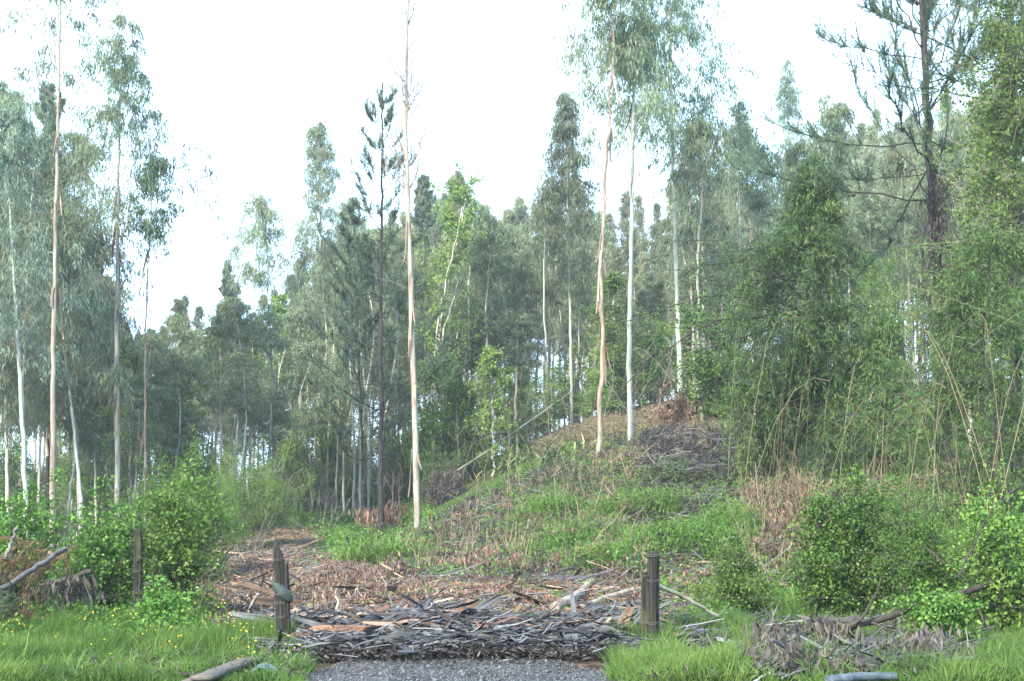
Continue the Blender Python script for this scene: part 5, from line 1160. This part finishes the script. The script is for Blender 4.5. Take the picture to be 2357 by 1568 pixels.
tM, gM, hM = post('fence_post', 'dark weathered post standing in the brambles at left', 316, 1448, 1222, .062, 3, wires=(.5, .8), split=.4, lean=4)
tR, gR, hR = post('fence_post', 'thick dark weathered post, the taller one of the right-hand pair', 1500, 1504, 1276, .070, 7, wires=(.35, .85, 1.15), lean=4)
post('fence_post', 'shorter grey post standing tight against the left of the taller right-hand post', 1483, 1503, 1322, .05, 9, mat='post', slant=-.03, lean=2, wires=(.35, .9))
# pad strapped to the left-hand post
b = Buf(); k, n = 20, 14; th = np.arange(k) / k * 6.283; cpad = P(648, 1362, gL[1]) - gL
z = np.linspace(-.11, .11, n); pr = np.sqrt(np.clip(1 - (z / .115) ** 2, 0.05, 1))
x_ = (.105 * pr[:, None] * np.cos(th)[None] + (z * -.45)[:, None] + .03 * np.maximum(0, np.cos(th))[None] * pr[:, None]); y_ = .10 * pr[:, None] * np.sin(th)[None]
zz = z[:, None] - .35 * x_ + (vn(th[None] * 2 + 0 * z[:, None], z[:, None] * 12 + 0 * th[None], 1, 12) - .5) * .03
v = np.stack([x_, y_, zz], -1).reshape(-1, 3) + cpad; i = np.arange(n - 1)[:, None] * k; j = np.arange(k)[None]; j2 = (j + 1) % k
b.add(v, np.concatenate([np.stack([i + j, i + j2, i + k + j2], -1).reshape(-1, 3), np.stack([i + j, i + k + j2, i + k + j], -1).reshape(-1, 3)]), .5)
o = b.obj('rubber_pad', M['rag'], smooth=True, loc=gL); tag(o, 'dark green-grey rubber pad wrapped round the mossy fence post', 'pad')
b = Buf(); th2 = np.linspace(0, 6.4, 30); tubes(b, (np.stack([.118 * np.cos(th2), .112 * np.sin(th2), .05 * np.sin(th2 + 1) - .03 * np.cos(th2)], -1) + cpad)[None], .003, 4, .5); so = b.obj('wire', M['wire'], o)
# fence wire
for i, (za, zb, zc) in enumerate([(1.15, 1.0, .95), (.62, .55, .5), (.45, .3, .28)]):
    b = Buf(); A = gL + [-.08, -.02, za]; B_ = gM + [.0, -.07, zb]; C_ = G(-60, 18.4) + [0, 0, zc]
    q = np.linspace(0, 1, 20)[:, None]; sag = lambda a, c: a * (1 - q) + c * q - np.array([0, 0, .08]) * (q * (1 - q) * 4)
    tubes(b, np.concatenate([sag(A, B_), sag(B_, C_)[1:]])[None] - A, .0016, 4, .5)
    o = b.obj('fence_wire', M['wire'], loc=A); tag(o, ['highest', 'middle', 'lowest'][i] + ' sagging fence wire running left from the post with the strapped pad', 'wire')
for i, zc in enumerate([1.1, .7]):
    b = Buf(); A = gR + [.08, -.04, zc]; C_ = G(2420, 18.6) + [0, 0, zc]
    tubes(b, (A * (1 - q) + C_ * q - np.array([0, 0, .12]) * (q * (1 - q) * 4))[None] - A, .0016, 4, .5)
    o = b.obj('fence_wire', M['wire'], loc=A); tag(o, ['higher', 'lower'][i] + ' fence wire running right from the taller right-hand post through the shrubs', 'wire')

# ------------------------------------------------------------------ shrubs, one by one
sh = shrub
sh(500, 'bramble_bush', 'bright bramble bush cut by the left edge', 'bush', 45, 21.5, 210, 290, 'bramble', ns=34, K=7, m=9, LL=.065, LW=.05, sub=6, spread=.4)
sh(501, 'bramble_bush', 'dense bramble bush with dark bare stems left of the dark weathered post', 'bush', 235, 21, 205, 270, 'bramble', ns=34, K=6, m=8, LL=.07, LW=.052, sub=5, spread=.5, z0=.42)
sh(502, 'bramble_bush', 'tall loose leafy bush with dark stems between the two left posts', 'bush', 412, 21, 165, 300, 'bramble', ns=24, K=6, m=8, LL=.07, LW=.05, sub=5, spread=.55, z0=.35, stem=.014)
sh(503, 'feathery_bush', 'light feathery bush arching over the bare slope behind the post with the pad', 'bush', 570, 43, 270, 190, 'feather', ns=26, K=8, m=18, LL=.075, LW=.022, sub=7, spread=.95, z0=.35, wood='twig', lean=(.3, 0), twl=.5)
sh(504, 'feathery_bush', 'tall feathery bush rising behind the brambles at left', 'bush', 425, 31, 240, 270, 'feather', ns=26, K=8, m=18, LL=.075, LW=.022, sub=7, spread=.85, z0=.3, wood='darkstem', twl=.5)
sh(505, 'low_bush', 'low leafy bush at the foot of the dark weathered post', 'bush', 380, 18.6, 150, 90, 'bramble', ns=24, K=5, m=8, LL=.06, LW=.045, sub=5, spread=.25)
sh(506, 'young_shrub', 'young light green shrub with thin dark stems right of the posts', 'shrub', 1690, 20, 170, 175, 'feather', ns=20, K=6, m=10, LL=.05, LW=.03, sub=6, spread=.42, z0=.2)
sh(507, 'round_bush', 'dense dark green rounded bush behind the forked branch', 'bush', 1955, 20.5, 290, 280, 'green_dk', ns=80, K=8, m=11, LL=.06, LW=.04, sub=8, spread=.42, z0=.1, up=.3)
sh(508, 'leafy_shrub', 'light green small-leaved shrub right of the dark rounded bush', 'shrub', 2130, 19.5, 220, 260, 'feather', ns=40, K=8, m=13, LL=.045, LW=.024, sub=7, spread=.6, z0=.2)
sh(509, 'leafy_shrub', 'broad-leaved green shrub cut by the right edge', 'shrub', 2310, 18.3, 260, 310, 'bramble', ns=36, K=6, m=9, LL=.065, LW=.045, sub=5, spread=.55, z0=.12)
sh(510, 'leafy_shrub', 'low green shrub under the forked branch at lower right', 'shrub', 2160, 17.4, 170, 110, 'bramble', ns=26, K=6, m=8, LL=.06, LW=.045, sub=5, spread=.3)
sh(511, 'leafy_shrub', 'yellow-green leafy shrub behind the right-hand shrubs at the foot of the dry canes', 'shrub', 2290, 24, 150, 120, 'green', ns=26, K=6, m=8, LL=.06, LW=.045, sub=5, spread=.3)
sh(512, 'dead_bush', 'brown withered bush at the forest edge left of the leaning log', 'bush', 1015, 57, 70, 75, 'dryleaf_grey', ns=26, K=5, m=9, LL=.15, LW=.035, sub=6, spread=.8, wood='twig', hang=.8, z0=.1)
sh(513, 'dead_bush', 'heap of withered brown leaves at the foot of the widest drooping gum', 'bush', 1570, 53, 150, 45, 'dryleaf', ns=20, K=5, m=10, LL=.17, LW=.045, sub=6, spread=.9, wood='twig', hang=.8, z0=.02)
sh(514, 'leafy_shrub', 'pale yellow-green shrub on the crest beside the wavy grey gum', 'shrub', 1665, 50, 80, 50, 'green', ns=26, K=6, m=10, LL=.1, LW=.05, sub=5, spread=.5)
g = hit(905, 1300); b = Buf(); rg = np.random.default_rng(515); cc = rg.normal(size=(26, 3)) * [.38, .25, 0]
tussocks(b, rg, cc, 60, rg.uniform(.6, 1.15, 26), .014, .2); tag(b.obj('grass_tussock', M['grass_lush'], loc=g), 'big arching green tussock between the dark pine and the leafless gum', 'tussock')
# flax fans
def flax(seed, label, px, py, n, L, mat='flax'):
    rg = np.random.default_rng(seed); g = hit(px, py); t = thing('flax_plant', label, 'plant', g)
    a = rg.random(n) * 6.28; el = rg.uniform(.35, 1.35, n); b0 = rg.normal(size=(n, 3)) * [.35, .2, 0]
    pp = branches(rg, b0, a, L * rg.uniform(.6, 1.2, n), el, rg.uniform(-1.6, -.4, n), n=7, wob=.01)
    b = Buf(); tan = norm(np.gradient(pp, axis=1)); sd = norm(np.cross(tan, [0, 0, 1.])); w_ = (.028 * np.array([.7, 1, 1, .95, .8, .5, .08]))[None, :, None]
    v = np.stack([pp - sd * w_, pp + [0, 0, -.012], pp + sd * w_], 2).reshape(n, 21, 3); tri = []
    for i in range(6):
        for j in (0, 1): q_ = i * 3 + j; tri += [[q_, q_ + 1, q_ + 4], [q_, q_ + 4, q_ + 3]]
    b.add(v, (np.array(tri)[None] + (np.arange(n) * 21)[:, None, None]).reshape(-1, 3), np.repeat(rg.random(n), 21)); b.obj('strap_leaves', M[mat], t)
flax(1, 'clump of drooping strap-leaved flax at the lower left end of the grassy crest', 1165, 1085, 60, 1.3)
flax(2, 'upright dark flax clump, middle of the three below the dry grass', 1215, 1060, 70, 1.3)
flax(3, 'yellowing flax clump spilling right below the dry grass', 1285, 1062, 70, 1.4)
flax(5, 'small flax clump beside the foot of the crooked tan gum', 1350, 1040, 30, .9)
# fallen pine boughs with rusty needles at lower left
rg = np.random.default_rng(71)
for i, (x, y, D, sx_, m_, lab) in enumerate([(30, 1300, 19.4, 1.0, 'pine_dead', 'rusty fallen pine bough draped at the left edge'), (120, 1275, 19.8, .9, 'pine_dead', 'rusty pine bough hanging beside the long grey branch'), (60, 1400, 18.4, .9, 'pine_dead', 'brown pine bough touching the grass at lower left'), (15, 1380, 18.2, .8, 'pine', 'green pine bough hanging at the left edge above the grass')]):
    c = P(x, y, D); t = thing('pine_bough', lab, 'bough', c); wd_, lf = Buf(), Buf(); nb = 16
    bp = branches(rg, rg.normal(size=(nb, 3)) * [.18, .12, .12], rg.normal(size=nb) * .6 + 2.6, rg.uniform(.45, 1.1, nb) * sx_, rg.normal(size=nb) * .4 + .2, np.full(nb, -1.3), n=6, wob=.02)
    tubes(wd_, bp, .007, 4, .5); lp, lt = along(bp, rg.random((nb, 120))); leaves(lf, lp.reshape(-1, 3), lt.reshape(-1, 3) + rg.normal(size=(nb * 120, 3)) * .45 + [0, 0, -.5], .13, .007, clumprnd(rg, nb, 120), rg, one=True)
    wd_.obj('twigs', M['darkstem'], t); lf.obj('needles', M[m_], t)
b = Buf(); lf = Buf(); c = P(160, 1345, 18.8); n = 130
leaves(lf, rg.normal(size=(n, 3)) * [.2, .12, .09], rg.normal(size=(n, 3)) * .4 + [0, 0, -1], .2, .04, rg.random(n), rg)
tubes(b, rg.normal(size=(8, 4, 3)) * .12, .006, 4, .5)
t = thing('withered_spray', 'grey withered leaves hanging in a bunch left of the dark weathered post', 'leaves', c); lf.obj('leaves', M['dryleaf_grey'], t); b.obj('twigs', M['darkstem'], t)

# scattered parts that nobody could pick apart
for o in list(bpy.data.objects):
    if o.parent is not None and o.name.split('.')[0] in ('branches', 'crown', 'needles', 'foliage', 'stems', 'bamboo_canes', 'canes', 'strap_leaves', 'leaves', 'twigs'):
        o['kind'] = 'stuff'

# ------------------------------------------------------------------ air
m, nt, out = newmat('haze_air'); pv = nt.nodes.new('ShaderNodeVolumePrincipled')
pv.inputs['Color'].default_value = (.86, .95, 1, 1); pv.inputs['Density'].default_value = HAZE; pv.inputs['Anisotropy'].default_value = .2
nt.links.new(pv.outputs[0], out.inputs['Volume'])
b = Buf(); X0, X1, Y0, Y1, Z0, Z1 = -240, 240, -2600, 3300, -24, 40
X0, X1 = -2700, 2700
v = np.array([[x, y, z] for x in (X0, X1) for y in (Y0, Y1) for z in (Z0, Z1)])
b.add(v, [[0, 1, 3], [0, 3, 2], [4, 6, 7], [4, 7, 5], [0, 4, 5], [0, 5, 1], [2, 3, 7], [2, 7, 6], [0, 2, 6], [0, 6, 4], [1, 5, 7], [1, 7, 3]], .5)
if HAZE: tag(b.obj('haze', m), kind='stuff')
